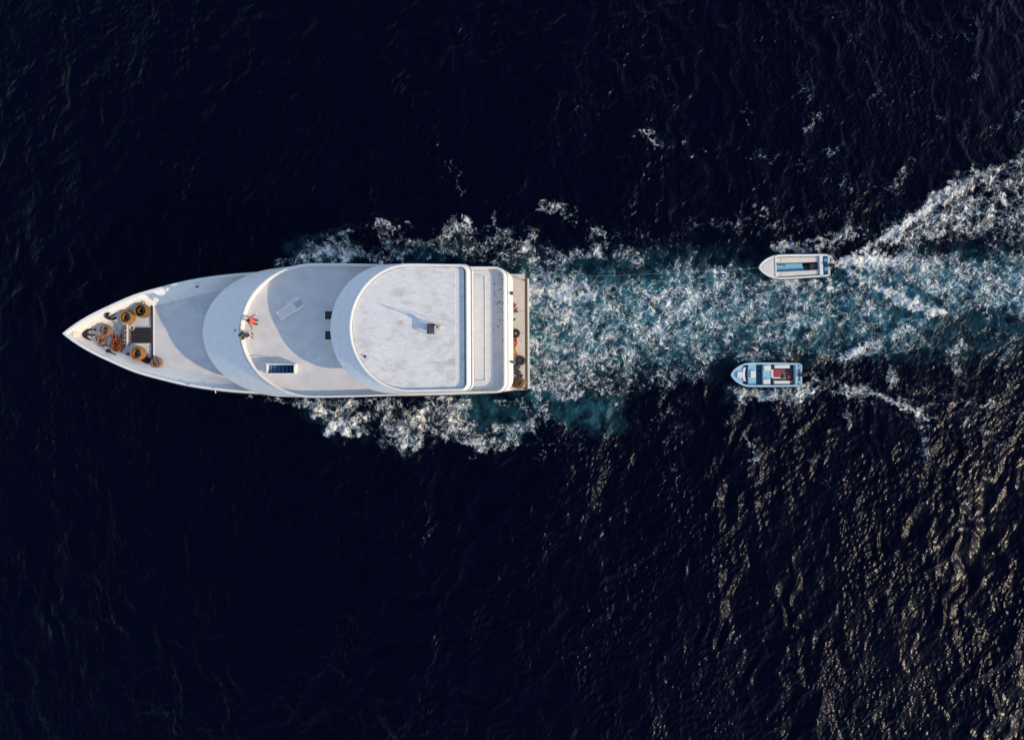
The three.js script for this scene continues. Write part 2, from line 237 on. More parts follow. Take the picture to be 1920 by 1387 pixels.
const { seaColor, seaRough, seaBump } = (() => {
  const w = 2048, h = 1536, col = new Uint8Array(w * h * 4), rou = new Uint8Array(w * h * 4), bum = new Float32Array(w * h * 4);
  const enc = (c) => (c <= 0.0031308 ? c * 12.92 : 1.055 * Math.pow(c, 1 / 2.4) - 0.055) * 255;
  const lut = new Uint8Array(4097); for (let i = 0; i <= 4096; i++) lut[i] = Math.round(enc((i / 4096) ** 2));
  // ripples as a separable-free sum, on a rotating phase per row
  for (let j = 0; j < h; j++) {
    const z = (0.5 - (j + 0.5) / h) * PH;
    const cs = ripples.map(([kx, kz, p, a]) => { const t = kx * (-PW / 2 + PW / w / 2) + kz * z + p, st = kx * PW / w; return [a * Math.cos(t), a * Math.sin(t), Math.cos(st), Math.sin(st)]; });
    for (let i = 0; i < w; i++) {
      const x = ((i + 0.5) / w - 0.5) * PW, u = 960 + x / MPU, v = 693.5 + z / MPU, k = (j * w + i) * 4;
      let b = 0; for (let n = 0; n < cs.length; n++) { const c = cs[n]; b += c[0]; const t = c[0] * c[2] - c[1] * c[3]; c[1] = c[1] * c[2] + c[0] * c[3]; c[0] = t; }
      const gust = 0.8 + 0.5 * N1(x / 9 + 40, z / 13);
      b += 0.011 * N2(x / 0.33 + 60, z / 0.5) + 0.02 * N3(x / 0.7 + 20, z / 1.05);
      b *= Math.max(0.15, gust) * lerp(0.6, 1.05, sstep(450, 1300, u));
      let D = 0, foam = 0, teal = 0;
      const wu = u + 13 * N1(u / 34, v / 34) + 6 * N2(u / 13, v / 13), wv = v + 13 * N2(u / 34 + 9, v / 34) + 6 * N3(u / 13, v / 13);
      D = foamField(wu, wv);
      const rough = sstep(1150, 1800, u + 160 * N2(u / 210, v / 210)) * (0.5 + 0.5 * sstep(40, 300, v)) * (1 - 0.8 * sstep(780, 950, v)) + 0.5 * sstep(900, 1250, u) * sstep(520, 700, v) * sstep(1000, 800, v), cr = sstep(0.35, 2.1, crest(u + 5 * N1(u / 9, v / 9), v + 5 * N3(u / 9, v / 9)) + 0.55 * N3(u / 30 + 2, v / 22));
      D += rough * cr * 0.62 * (1 - clamp(D));
      const tf = tealField(wu + 14 * N3(u / 60, v / 60), wv);
      const jt = jetField(u + 4 * N1(u / 11, v / 11) + 2 * N2(u / 5, v / 5), v + 4 * N2(u / 11 + 4, v / 11) + 2 * N3(u / 5, v / 5));
      D = Math.max(D, 0.7 * jt);
      if (D > 0.02) {
        const big = N3(u / 55, v / 40), mid = N1(u / 19 + 3, v / 19);
        const c = D * (0.95 + 0.36 * big + 0.34 * mid);
        // eddies drag the net of foam into curls
        let qx = u + 16 * N2(u / 34 + 5, v / 34) + 5.0 * N1(u / 13, v / 13 + 7), qy = v + 16 * N3(u / 34, v / 34 + 5) + 5.0 * N2(u / 13 + 3, v / 13);
        qx += 0.7 * N3(u / 5, v / 5); qy += 0.7 * N1(u / 5 + 8, v / 5);
        const e1 = cells(qx / 23, qy / 18, 3), e2 = cells(qx / 10 + 20, qy / 9, 5), rg = Math.abs(N2(qx / 34, qy / 28)), rg2 = Math.abs(N3(qx / 16, qy / 13 + 4));
        const dens = clamp(c, 0, 1.5), wd = 0.042 + 0.045 * dens, rg3 = Math.abs(N1(qx / 9.5 + 50, qy / 8));
        const br1 = sstep(-0.75, 0.15, N1(u / 13 + 30, v / 13) + 0.9 * (dens - 0.55)), br3 = sstep(-0.6, 0.3, N2(u / 17, v / 15 + 30) + 0.9 * (dens - 0.5));
        const l1 = (1 - sstep(wd * 0.4, wd * 1.5, e1)) * br1, l2 = (1 - sstep(wd * 0.6, wd * 1.9, e2)) * sstep(0.55, 1.05, c + 0.35 * N3(u / 15, v / 15)), l3 = (1 - sstep(wd * 0.4, wd * 1.3, rg)) * br3, l4 = (1 - sstep(wd * 0.4, wd * 1.5, rg2)) * sstep(0.5, 0.95, c + 0.3 * N2(u / 12, v / 12 + 9));
        const l5 = (1 - sstep(wd * 0.5, wd * 1.6, rg3)) * sstep(0.45, 0.9, c + 0.35 * N1(u / 14 + 70, v / 14));
        const fibre = Math.max(l1, 0.38 * l2, l3, 0.72 * l4, 0.5 * l5), body = sstep(1.05, 1.85, c + 0.3 * N1(qx / 4, qy / 4));
        const on = sstep(0.2, 0.72, c + 0.18 * N2(u / 8, v / 8));
        foam = clamp(on * (fibre * (0.50 + 0.5 * sstep(0.3, 1.0, c)) * (0.75 + 0.35 * N3(u / 9, v / 9 + 2)) + 0.75 * body * (0.7 + 0.3 * N2(qx / 3, qy / 3))));
        if (jt > 0.03) foam = Math.max(foam, clamp(sstep(0.16, 0.95, jt * (0.9 + 0.45 * N2(u / 9, v / 9) + 0.3 * N1(u / 23, v / 23)) - 0.34 * Math.abs(N1(qx / 7, qy / 5))) * (0.74 + 0.26 * N3(u / 3, v / 3))));
        teal += on * 0.12 * c;
      }
      teal = clamp(teal + tf * (0.75 + 0.55 * N2(u / 40, v / 40 + 3) + 0.25 * N1(u / 12, v / 12)), 0, 1);
      teal *= teal * 0.4 + 0.6;
      for (let n = 0; n < 3; n++) { const base = WATER[n] + (TEAL[n] - WATER[n]) * teal * 0.8, c = base + (FOAM[n] - base) * Math.pow(foam, 1.1); col[k + n] = lut[Math.round(Math.sqrt(clamp(c)) * 4096)]; }
      const ro = lerp(0.27, 0.9, clamp(foam * 1.6 + teal * 0.25)); rou[k] = rou[k + 1] = rou[k + 2] = ro * 255; col[k + 3] = rou[k + 3] = 255;
      bum[k] = bum[k + 1] = bum[k + 2] = 0.5 + b * (1 - 0.5 * clamp(teal)) + 0.014 * foam + 0.012 * teal * N1(u / 6, v / 6); bum[k + 3] = 1;
    }
  }
  const mk = (d, type) => { const t = new THREE.DataTexture(d, w, h, THREE.RGBAFormat, type); t.magFilter = THREE.LinearFilter; t.minFilter = THREE.LinearFilter; t.needsUpdate = true; return t; };
  const seaColor = mk(col, THREE.UnsignedByteType); seaColor.colorSpace = THREE.SRGBColorSpace;
  return { seaColor, seaRough: mk(rou, THREE.UnsignedByteType), seaBump: mk(bum, THREE.FloatType) };
})();
{
  const m = new THREE.MeshPhysicalMaterial({ color: 0xffffff, map: seaColor, roughness: 1, roughnessMap: seaRough, bumpMap: seaBump, bumpScale: 1, ior: 1.33, specularIntensity: 0.22, specularColor: lin(0.66, 0.77, 1) });
  const sea = new THREE.Mesh(seaGeo, m); sea.name = 'sea'; sea.receiveShadow = sea.castShadow = true; scene.add(sea);
  tag(sea, 'dark navy open sea streaked with white foam and wakes', 'sea', null, 'structure');
  // the rest of the ocean out to the horizon
  const f = new THREE.Shape([[-4000, -4000], [4000, -4000], [4000, 4000], [-4000, 4000]].map((p) => new THREE.Vector2(...p)));
  f.holes.push(new THREE.Path([[-PW / 2, -PH / 2], [-PW / 2, PH / 2], [PW / 2, PH / 2], [PW / 2, -PH / 2]].map((p) => new THREE.Vector2(...p))));
  const g = planarUV(new THREE.ShapeGeometry(f).rotateX(-Math.PI / 2));
  const rt = noiseTexture(512, (u, v) => { const s = 0.5 + 0.35 * fbm(N1, u, v, 10, 7, 4); return [s, s, s]; }, false); rep(rt, 14);
  const far = new THREE.Mesh(g, new THREE.MeshPhysicalMaterial({ color: lin(...WATER), roughness: 0.22, bumpMap: rt, bumpScale: 0.5, ior: 1.33, specularIntensity: 0.22, specularColor: lin(0.66, 0.77, 1) }));
  far.name = 'open_ocean'; far.receiveShadow = true; scene.add(far); tag(far, 'plain dark ocean beyond the wakes to the horizon', 'ocean', null, 'structure');
}
//SEA_END

// ---------------------------------------------------------------- the yacht
const SX = 16, SZ = 2.78;                              // the yacht's own origin: amidships at the waterline
const X = (u, h) => wx(u, h) + SX, Z = (v, h) => wz(v, h) + SZ, S = (d, h) => d * (CAM_Y - h) / FOCAL;
const yacht = thing('motor_yacht', 'large white multi-deck motor yacht with pointed bow, under way', 'yacht', V(-SX, 0, -SZ), 0.004);
// D-shaped deck outline: half ellipse in front, sides, rounded aft corners
function dee(x0, a, b, x1, b1, r) {
  const s = [];
  for (let i = 0; i <= 44; i++) { const t = i / 44 * Math.PI / 2; s.push([x0 + a * (1 - Math.cos(t)), b * Math.sin(t)]); }
  for (let i = 1; i <= 12; i++) { const t = i / 12; s.push([lerp(x0 + a, x1 - r, t), lerp(b, b1, t * t * (3 - 2 * t))]); }
  for (let i = 1; i <= 8; i++) { const t = i / 8 * Math.PI / 2; s.push([x1 - r + r * Math.sin(t), b1 - r + r * Math.cos(t)]); }
  return [...s, ...s.slice(1).reverse().map(([x, z]) => [x, -z])];
}
const SIDE = 1;                                        // outlines run bow, starboard, stern, port
const shrink = (pts, d) => pts.map((p, i) => { const a = pts[(i + pts.length - 1) % pts.length], b = pts[(i + 1) % pts.length]; let nx = b[1] - a[1], nz = -(b[0] - a[0]); const l = Math.hypot(nx, nz) || 1; return [p[0] + nx / l * d * SIDE, p[1] + nz / l * d * SIDE]; });
// hull
const sheer = (() => {
  const h = 4.1, t = [[122, 0], [133, 9], [150, 21], [176, 36.5], [203, 50], [253, 72.5], [302, 87], [352, 99], [403, 107], [459, 112.5], [531, 116], [660, 118], [800, 118], [900, 115], [950, 111.5], [988, 107]];
  const c = new THREE.CatmullRomCurve3(t.map(([u, d]) => V(X(u, h), 0, S(d, h))), false, 'centripetal').getPoints(70).map((p) => [p.x, Math.max(0, p.z)]);
  return [...c, ...c.slice(1).reverse().map(([x, z]) => [x, -z])];
})();
const bowX = sheer[0][0], sternX = Math.max(...sheer.map((p) => p[0]));
const hullAt = (k, rake, inset) => sheer.map(([x, z]) => { const t = (x - bowX) / (sternX - bowX), fl = sstep(0.75, 0.0, t); return [lerp(x, x + rake * (1 - t) ** 3, 1), z * lerp(k, k * 0.62, fl) - Math.sign(z) * inset]; });
const topY = (x) => x > X(905, 3) ? lerp(4.1, 2.46, sstep(X(905, 3), X(962, 3), x)) : 4.1 + 0.35 * sstep(8, 0, x - bowX);
part('hull', loft([ring(hullAt(0.70, 5.2, 0), -1.2), ring(hullAt(0.86, 3.6, 0), 0), ring(hullAt(0.95, 1.6, 0), 1.8), ring(hullAt(0.985, 0.6, 0), (x) => Math.min(3.0, topY(x) - 0.35)), ring(sheer, (x) => topY(x) - 0.02)], 0.6), M.gel, yacht);
{
  const inn = shrink(sheer, 0.17), inn2 = shrink(sheer, 0.24);
  part('bulwark', loft([ring(sheer, (x) => topY(x)), ring(shrink(sheer, -0.0).map(([x, z]) => [x, z]), (x) => topY(x) + 0.03), ring(inn, (x) => topY(x) + 0.03), ring(inn2, (x) => Math.min(3.02, topY(x) - 0.4))], 0.5), M.gel, yacht);
  const outer = shrink(sheer, -0.09);
  const rail = (y0, y1, name) => part(name, loft([ring(shrink(sheer, 0.03), (x) => topY(x) - y0 - 0.06), ring(outer, (x) => topY(x) - y0), ring(outer, (x) => topY(x) - y1), ring(sheer, (x) => topY(x) - y1 + 0.04)], 0.5), M.hullDark, yacht);
  rail(0.30, 0.12, 'rub_rail');
}
const halfBeam = (q) => { for (let i = 1; i <= 70; i++) if (sheer[i][0] >= q) return lerp(sheer[i - 1][1], sheer[i][1], (q - sheer[i - 1][0]) / (sheer[i][0] - sheer[i - 1][0])); return sheer[70][1]; };
const inside = (u0, u1, y, d = 0.2) => { const x1 = X(u1, y), s = []; let x0 = X(u0, y); const w = (q) => { const m = (halfBeam(q + 0.05) - halfBeam(q - 0.05)) / 0.1; return halfBeam(q) - d * Math.sqrt(1 + m * m); }; while (w(x0) < 0.02) x0 += 0.02; for (let i = 0; i <= 48; i++) { const q = lerp(x0, x1, i / 48); s.push([q, w(q)]); } return [...s, ...s.slice().reverse().map(([x, z]) => [x, -z])]; };
const foredeck = part('foredeck', slab(inside(126, 470, 3.1), 2.9, 3.1), M.deck, yacht);
part('bow_platform', slab((() => { const p = inside(126, 140, 3.9, 0.1); const q = []; for (let i = -6; i <= 6; i++) { const t = i / 6; q.push([X(138, 3.9) + 0.18 * (1 - t * t), -t * 0.42]); } const half = p.filter(([x, z]) => z > 0 && x < X(137.5, 3.9)), oth = half.slice().reverse().map(([x, z]) => [x, -z]); void oth; return [...half, ...q.map(([x, z]) => [x, -z]).sort((a, b) => b[1] - a[1]), ...oth]; })(), 3.1, 4.2, 0.02), M.deck, yacht);
part('break_coaming', [box(0.085, 0.12, S(108, 3.1), X(285, 3.1), 3.155, Z(617, 3.1), 0.02), box(0.16, 0.07, 0.16, X(282, 3.1), 3.13, Z(567, 3.1))], M.black, yacht);
part('break_trim', box(0.07, 0.05, S(108, 3.1), X(287.6, 3.1), 3.12, Z(617, 3.1), 0.015), M.gel, yacht);
{
  const cx = X(264.5, 3.15), cz = Z(627.5, 3.15), w = S(37, 3.1), d = S(29, 3.1);
  const hatch = part('deck_hatch', [box(w, 0.14, d, cx, 3.165, cz, 0.03)], M.hatch, yacht, 'dark brown hatch cover');
  for (const q of [-1, 1]) part('hatch_trim', box(w + 0.14, 0.06, 0.07, cx, 3.13, cz + q * (d / 2 + 0.04)), M.gel, hatch);
  for (let i = 0; i < 3; i++) part('hatch_board', box(w - 0.06, 0.02, d / 3 - 0.03, cx, 3.245, cz + (i - 1) * d / 3, 0.006), M.hatch, hatch);
}
// main deck house below the first visor
const houseOne = shrink(dee(X(392, 5.3), S(158, 5.3), 4.25, X(905, 5), 4.1, 0.3), 0.05);
const h1 = part('main_deck_house', loft([ring(houseOne, 3.0), ring(shrink(houseOne, 0.9), 5.6)], 0.6, true), M.gel, yacht);
for (const s of [-1, 1]) for (let i = 0; i < 9; i++) part('window', box(1.1, 0.75, 0.05, lerp(X(560, 5), X(870, 5), i / 8), 4.9, s * (i < 8 ? 4.21 : 4.12), 0.05), M.glass, h1);
part('side_deck', slab(inside(470, 906, 3.1), 2.9, 3.1), M.deck, yacht);
// first visor (A), sun deck (B)
const A0 = dee(X(379, 4.95), S(157, 4.95), 4.76, X(935, 5.1), 4.45, 0.5), B0 = dee(X(448, 7.2), S(140, 7.2), 4.74, X(947, 7.2), 4.46, 0.75);
const Bfoot = dee(X(448, 6.7), S(140, 6.7), 4.76, X(953, 6.3), 4.46, 0.75), Blow = dee(X(460, 6), S(140, 6), 4.62, X(962, 5.8), 4.35, 0.8);
part('front_visor', loft([ring(shrink(A0, 0.25), 4.76), ring(A0, 4.84), ring(shrink(A0, 0.02), 4.94), ring(Bfoot, 6.66)], 0.35), M.visor, yacht);
const Bin = shrink(B0, 0.12), Bfl = shrink(B0, 0.13);
const sunWall = part('sun_deck_bulwark', loft([ring(Blow, 5.9), ring(Bfoot, 6.5), ring(shrink(B0, 0.0), 7.07), ring(shrink(B0, 0.02), 7.1), ring(shrink(B0, 0.10), 7.1), ring(Bin, 7.07), ring(Bfl, 6.5)], 0.6), M.gel, yacht);
const st = { x0: X(503, 6.9), x1: X(552.5, 6.9), z0: Z(684, 6.9), z1: Z(699.5, 6.9) };
const hole = [[st.x0, st.z0], [st.x1, st.z0], [st.x1, st.z1], [st.x0, st.z1]];
part('sun_deck', slab(shrink(B0, 0.11), 6.4, 6.6, 0, [hole]), M.deck, yacht);
part('sun_deck_underside', slab(shrink(Blow, 0.1), 5.85, 5.95), M.gel, yacht);
{ // stairwell
  const { x0, x1, z0, z1 } = st, w = x1 - x0, d = z1 - z0, cx = (x0 + x1) / 2, cz = (z0 + z1) / 2, t = 0.07, hh = 0.62, yb = 6.6;
  const c = part('stairwell_coaming', [box(w + 2 * t, hh, t, cx, yb + hh / 2, z0 - t / 2), box(w + 2 * t, hh, t, cx, yb + hh / 2, z1 + t / 2), box(t, hh, d, x0 - t / 2, yb + hh / 2, cz), box(t, hh, d, x1 + t / 2, yb + hh / 2, cz)], M.gel, yacht, 'white coaming round the stairwell');
  part('stairwell_lining', [box(w, 1.2, 0.03, cx, 6.28, z0 + 0.016), box(w, 1.2, 0.03, cx, 6.28, z1 - 0.016), box(0.03, 1.2, d - 0.06, x0 + 0.016, 6.28, cz), box(0.03, 1.2, d - 0.06, x1 - 0.016, 6.28, cz)], M.stair, c);
  for (let i = 0; i < 8; i++) part('stair_tread', box(w / 8 - 0.015, 0.06, d - 0.07, x0 + (i + 0.5) * w / 8, 6.78 - i * 0.135, cz, 0.01), M.stair, c);
  part('stairwell_floor', box(w - 0.06, 0.05, d - 0.06, cx, 5.985, cz), M.stair, c);
  part('handrail', [tube([V(x1 + 0.12, 6.6, z0 - 0.02), V(x1 + 0.12, 7.3, z0 - 0.02), V(x1 + 0.14, 7.42, cz), V(x1 + 0.12, 7.3, z1 + 0.02), V(x1 + 0.12, 6.6, z1 + 0.02)], 0.025, 40), bar(V(x1 + 0.12, 7.0, z0), V(x1 + 0.12, 7.0, z1), 0.02)], M.gel, c);
  part('windscreen', tube([V(x0 - 0.1, 7.26, z0 - 0.12), V(x0 + 0.6, 7.42, z0 - 0.06), V(cx, 7.34, z0 - 0.04), V(x1 + 0.1, 7.26, z0 - 0.035)], 0.035, 30), M.gel, c);
}
for (const [v0, v1] of [[582.5, 600.5], [620, 638.5]]) { // hatches half under the roof
  const y = 6.6, x0 = X(609, y), x1 = X(640, y), z0 = Z(v0, y), z1 = Z(v1, y);
  const f = part('deck_hatch', box(x1 - x0, 0.16, z1 - z0, (x0 + x1) / 2, y + 0.08, (z0 + z1) / 2, 0.02), M.gel, yacht);
  part('hatch_cover', box(x1 - x0 - 0.1, 0.03, z1 - z0 - 0.1, (x0 + x1) / 2, y + 0.17, (z0 + z1) / 2, 0.01), M.black, f, 'black hatch cover');
}
// upper house, second visor (C), top roof (D)
const houseTwo = dee(X(672, 7), S(112, 7), 3.75, X(868, 7), 3.7, 0.25);
const h2 = part('upper_house', loft([ring(houseTwo, 6.6), ring(houseTwo, 9.35)], 0.6, true), M.gel, yacht);
for (const s of [-1, 1]) for (let i = 0; i < 4; i++) part('window', box(1.0, 0.8, 0.05, lerp(X(795, 8), X(850, 8), i / 3.2), 8.05, s * 3.755, 0.05), M.glass, h2);
const C0 = dee(X(618.5, 8.9), S(115, 8.9), S(121.5, 8.9), X(868, 8.9), S(119, 8.9), 0.4), D0 = dee(X(654, 9.85), S(114, 9.85), S(120.5, 9.85), X(877, 9.85), S(119, 9.85), 0.55), Dlow = dee(X(654, 9.6), S(114, 9.6), S(120.6, 9.6), X(886, 9.3), S(118.5, 9.3), 0.55), Dbase = dee(X(660, 9), S(114, 9), S(118, 9), X(888, 8.7), S(117, 8.7), 0.5);
part('roof_visor', loft([ring(shrink(C0, 0.2), 8.72), ring(C0, 8.8), ring(shrink(C0, 0.02), 8.9), ring(Dlow, 9.6)], 0.35), M.visor, yacht);
const roofRim = part('roof_rim', loft([ring(Dbase, 8.7), ring(Dlow, 9.4), ring(D0, 9.8), ring(shrink(D0, 0.03), 9.83), ring(shrink(D0, 0.10), 9.83), ring(shrink(D0, 0.14), 9.81), ring(shrink(D0, 0.16), 9.45)], 0.6), M.gel, yacht);
{
  const low = shrink(dee(X(656, 9.6), S(114, 9.6), S(119, 9.6), X(875, 9.6), S(118, 9.6), 0.5), 0.16);
  part('roof_gutter', slab(low, 9.42, 9.56), M.roof, yacht);
  const pan = dee(X(661, 9.6), S(112, 9.6), S(114.5, 9.6), X(854.5, 9.6), S(112, 9.6), 0.4);
  part('roof_panel', slab(pan, 9.55, 9.63, 0.012), M.roof, yacht, 'weather-stained white roof panel');
  part('roof_step', slab(dee(X(659, 9.6), S(113, 9.6), S(115.8, 9.6), X(863, 9.6), S(113.6, 9.6), 0.45), 9.55, 9.59, 0.01), M.visor, yacht);
  part('roof_vent', cyl(0.07, 0.09, 0.14, X(684, 9.7), 9.69, Z(669, 9.7), 14), M.rubber, yacht);
  part('roof_underside', slab(shrink(Dbase, 0.1), 8.66, 8.74), M.gel, yacht);
}
// aft upper deck fittings
{
  const y = 6.6, mid = (v) => Z(v, y);
  const x0 = X(889, y), x1 = X(908.5, y);
  const pan = part('locker_lid', slab([[x0, mid(520)], [x1, mid(522)], [x1, mid(712)], [x0, mid(714)]], 6.6, 6.68, 0.015), M.visor, yacht, 'flat grey locker lid on the aft deck');
  part('lid_edge', [box(0.06, 0.13, mid(715) - mid(519), x1 + 0.05, 6.66, (mid(519) + mid(715)) / 2), box(x1 - x0, 0.14, 0.06, (x0 + x1) / 2, 6.66, mid(519) - 0.03), box(x1 - x0, 0.14, 0.06, (x0 + x1) / 2, 6.66, mid(715) + 0.03)], M.gel, pan);
  part('deck_ledge', slab(dee(X(885, y), 0.1, S(112, y), X(925, y), S(110, y), 0.5), 6.6, 6.645, 0.012), M.visor, yacht);
  const g = []; for (let i = 0; i < 13; i++) g.push(box(0.05, 0.07, 0.05, X(946, 7.2) - 0.10, 7.1, lerp(-3.9, 3.9, i / 12) + 0.2 * (R0() - 0.5), 0.01));
  g.forEach((q) => part('rail_socket', q, M.rubber, yacht));
  const sp = []; for (let i = 0; i < 46; i++) { const a = R0() < 0.6; const r = 0.018 + 0.045 * R0() ** 2; sp.push(new THREE.CylinderGeometry(r, r * 1.1, 0.006, 7).translate(lerp(X(926, y), X(943.5, y), R0()), 6.604, lerp(-4.0, a ? -1.2 : 4.0, R0()))); }
  part('rust_spots', sp, M.rust, yacht).userData.kind = 'stuff';
  for (const [v, w] of [[551, 0.2], [680, 0.14]]) { const f = part('flood_light', box(0.16, 0.14, w + 0.04, X(960, 6.4), 6.30, Z(v, 6.4), 0.02), M.black, yacht); part('bracket', box(0.05, 0.2, 0.05, X(956, 6.5), 6.52, Z(v, 6.5)), M.rubber, f); }
}
// aft lower deck
const aftTop = 2.55;
{
  const x0 = X(880, aftTop), x1 = X(985, aftTop), seams = [Z(515, aftTop), Z(584, aftTop), Z(625, aftTop), Z(727, aftTop)];
  const ad = part('aft_deck', box(x1 - x0, 0.16, S(213, aftTop), (x0 + x1) / 2, aftTop - 0.10, 0, 0.01), M.beige, yacht);
  for (let i = 0; i < 3; i++) part('deck_panel', box(x1 - x0 - 0.03, 0.05, seams[i + 1] - seams[i] - 0.03, (x0 + x1) / 2, aftTop, (seams[i] + seams[i + 1]) / 2, 0.012), M.beige, ad);
  part('transom_edge', box(0.13, 0.24, S(213, aftTop), X(987, aftTop), aftTop - 0.06, 0.02, 0.03), M.wood, yacht, 'brown wooden edge along the transom');
  part('swim_step', box(0.16, 0.1, S(205, 2), X(990.5, 2.2), 2.2, 0.02, 0.03), M.gel, yacht);
  part('transom', box(0.1, 2.8, S(208, 2), X(985, 2.4), 1.0, 0), M.gel, yacht);
  for (const [v, h] of [[527, 0.35], [730, 0.3]]) part('mooring_post', bar(V(X(984, 2.6), 2.5, Z(v, 2.6)), V(X(984, 2.6) - 0.12, 2.6 + h, Z(v, 2.6)), 0.045), M.iron, yacht);
  part('quarter_rail', bar(V(X(962, 3), 2.9, Z(519, 3)), V(X(970, 3), 2.9, Z(520, 3)), 0.05), M.grey, yacht);
  part('deck_drain', cyl(0.05, 0.05, 0.02, X(978, aftTop), aftTop + 0.028, Z(641, aftTop), 12), M.grey, yacht);
}
// small fittings
part('side_light', [box(0.14, 0.2, 0.1, X(369, 3.9), 3.95, Z(537, 3.9), 0.02), bar(V(X(366, 3.9), 3.2, Z(536.5, 3.9)), V(X(372, 3.9), 4.05, Z(536, 3.9)), 0.025)], M.black, yacht);
{ const f = part('search_light', cyl(0.08, 0.1, 0.18, X(446, 7.1), 7.26, Z(620, 7.1)), M.gel, yacht); part('lens', box(0.14, 0.12, 0.12, X(444, 7.1) - 0.05, 7.28, Z(619.5, 7.1), 0.03), M.black, f); part('light_arm', bar(V(X(446, 7.1), 7.16, Z(620, 7.1)), V(X(450, 7.2), 7.15, Z(620, 7.2)), 0.03), M.steel, f); }
for (const [u, v] of [[253, 551], [352, 722], [203, 573], [400, 729]]) { const y = 4.13, z = Z(v, y); part('fairlead', box(0.22, 0.06, 0.1, X(u, y), y + 0.02, z + (z < 0 ? 0.12 : -0.12), 0.02), M.steel, yacht); }
part('fender_hook', bar(V(X(403, 4.1), 4.14, Z(731, 4.1)), V(X(403, 4.1), 4.05, Z(736, 4.1)), 0.035), M.gel, yacht);

// ---------------------------------------------------------------- gear on the foredeck
function ropeCoil(u, v, r, hgt, mat, seed, label, inner = 0.62) {
  const y = 3.1, g = thing('rope_coil', label, 'rope', at(u, v, y), 0, 'coils of mooring rope on the foredeck'), q = rng(seed), rr = 0.042;
  const turns = Math.max(2, Math.round(hgt / (rr * 1.75))), mk = (R, y0, y1, n, barrel, wob) => { const p = []; for (let i = 0; i <= n * 16; i++) { const t = i / (n * 16), a = i / 16 * 2 * Math.PI, R2 = R * (1 + barrel * Math.sin(t * Math.PI)) * (1 + wob * Math.sin(a * 0.37 + seed) + wob * Math.sin(a * 2.0 + 3 * t)); p.push(V(Math.cos(a) * R2, lerp(y0, y1, t) + 0.014 * Math.sin(a * 1.3), Math.sin(a) * R2)); } return new THREE.TubeGeometry(new THREE.CatmullRomCurve3(p), n * 24, rr, 6); };
  part('rope', mk(r * 0.86, rr, hgt, turns, 0.14, 0.022), mat, g, null, false);
  part('inner_rope', [mk(r * inner, rr, hgt * 0.8, turns - 1, 0.1, 0.04), mk(r * 0.72, hgt * 0.5, hgt + rr * 0.6, Math.ceil(turns / 2), 0.05, 0.03)].slice(0, hgt < 0.6 ? 2 : 1), mat, g, null, false);
  const p = []; for (let i = 0; i < 9; i++) { const a = q() * 6.28 + i * 0.7, R = r * (0.35 + 0.55 * q()); p.push(V(Math.cos(a) * R, hgt + 0.03 + 0.07 * q(), Math.sin(a) * R)); }
  if (hgt < 0.6) part('loose_end', tube(p, rr * 0.85, 70, 6), mat, g, null, false);
  const loop = []; const a0 = -1.3; for (let i = 0; i <= 10; i++) { const t = i / 10 * Math.PI; loop.push(V(Math.cos(a0) * (r * 0.85 + 0.26 * Math.sin(t)) + 0.16 * Math.cos(t), hgt * 0.75, Math.sin(a0) * (r * 0.85 + 0.26 * Math.sin(t)))); }
  if (seed < 23) part('loop', tube(loop, rr * 0.8, 30, 6), mat, g, null, false);
  return g;
}
ropeCoil(272, 583.5, 0.50, 0.82, M.ropeOlive, 21, 'tall olive brown rope coil touching the upper end of the dark deck seam', 0.42);
ropeCoil(244, 595.5, 0.47, 0.74, M.ropeGold, 22, 'golden rope coil between the olive coil and an anchor');
ropeCoil(202.5, 620, 0.42, 0.5, M.ropePink, 23, 'greyish pink rope coil just behind the bow anchor');
ropeCoil(264.5, 662.5, 0.48, 0.8, M.ropeGold, 24, 'golden rope coil beside the black chain heap');
ropeCoil(296, 679.5, 0.40, 0.42, M.ropePink, 25, 'low pinkish rope coil aft of the dark deck seam', 0.4);
function looseRope(u, v, r, n, mat, seed, label, name = 'rope_heap') {
  const g = thing(name, label, 'rope', at(u, v, 3.1)), q = rng(seed), geos = [];
  for (let i = 0; i < n; i++) { const R = r * (0.35 + 0.55 * q()), cx = r * 0.5 * (q() - 0.5), cz = r * 0.5 * (q() - 0.5), y = 0.04 + i / n * 0.30, e = 0.7 + 0.5 * q(), p = [], a1 = q() * 6; for (let k = 0; k < 10; k++) { const a = k / 10 * 6.283; p.push(V(cx + Math.cos(a) * R * (1 + 0.18 * Math.sin(3 * a + a1)), y + 0.06 * Math.sin(a * 2 + a1) + 0.02, cz + Math.sin(a) * R * e * (1 + 0.15 * Math.sin(2 * a + a1)))); } geos.push(tube(p, 0.034, 40, 5, true)); }
  part('strands', geos, mat, g, null, false); return g;
}
looseRope(221, 645, 0.5, 15, M.ropeOrange, 31, 'tangled bright orange rope heap in the middle of the foredeck');
looseRope(192.5, 637, 0.36, 9, M.ropeApricot, 32, 'small apricot rope tangle beside the bow anchor chain');
looseRope(217, 632, 0.22, 5, M.ropeOrange, 33, 'little orange rope twist left of the windlass');
{ // chain heap
  const g = thing('chain_heap', 'black chain heap between golden and pinkish rope coils', 'chain', at(275, 678.5, 3.1)), q = rng(41), geos = [];
  for (let i = 0; i < 46; i++) { const a = q() * 6.28, R = 0.34 * Math.sqrt(q()), t = new THREE.TorusGeometry(0.085, 0.026, 6, 12); t.scale(1, 1.4, 1); t.rotateX(q() * 3); t.rotateY(q() * 6); geos.push(t.translate(Math.cos(a) * R, 0.1 + 0.26 * (1 - R / 0.36) * q(), Math.sin(a) * R)); }
  part('links', geos, M.iron, g);
}
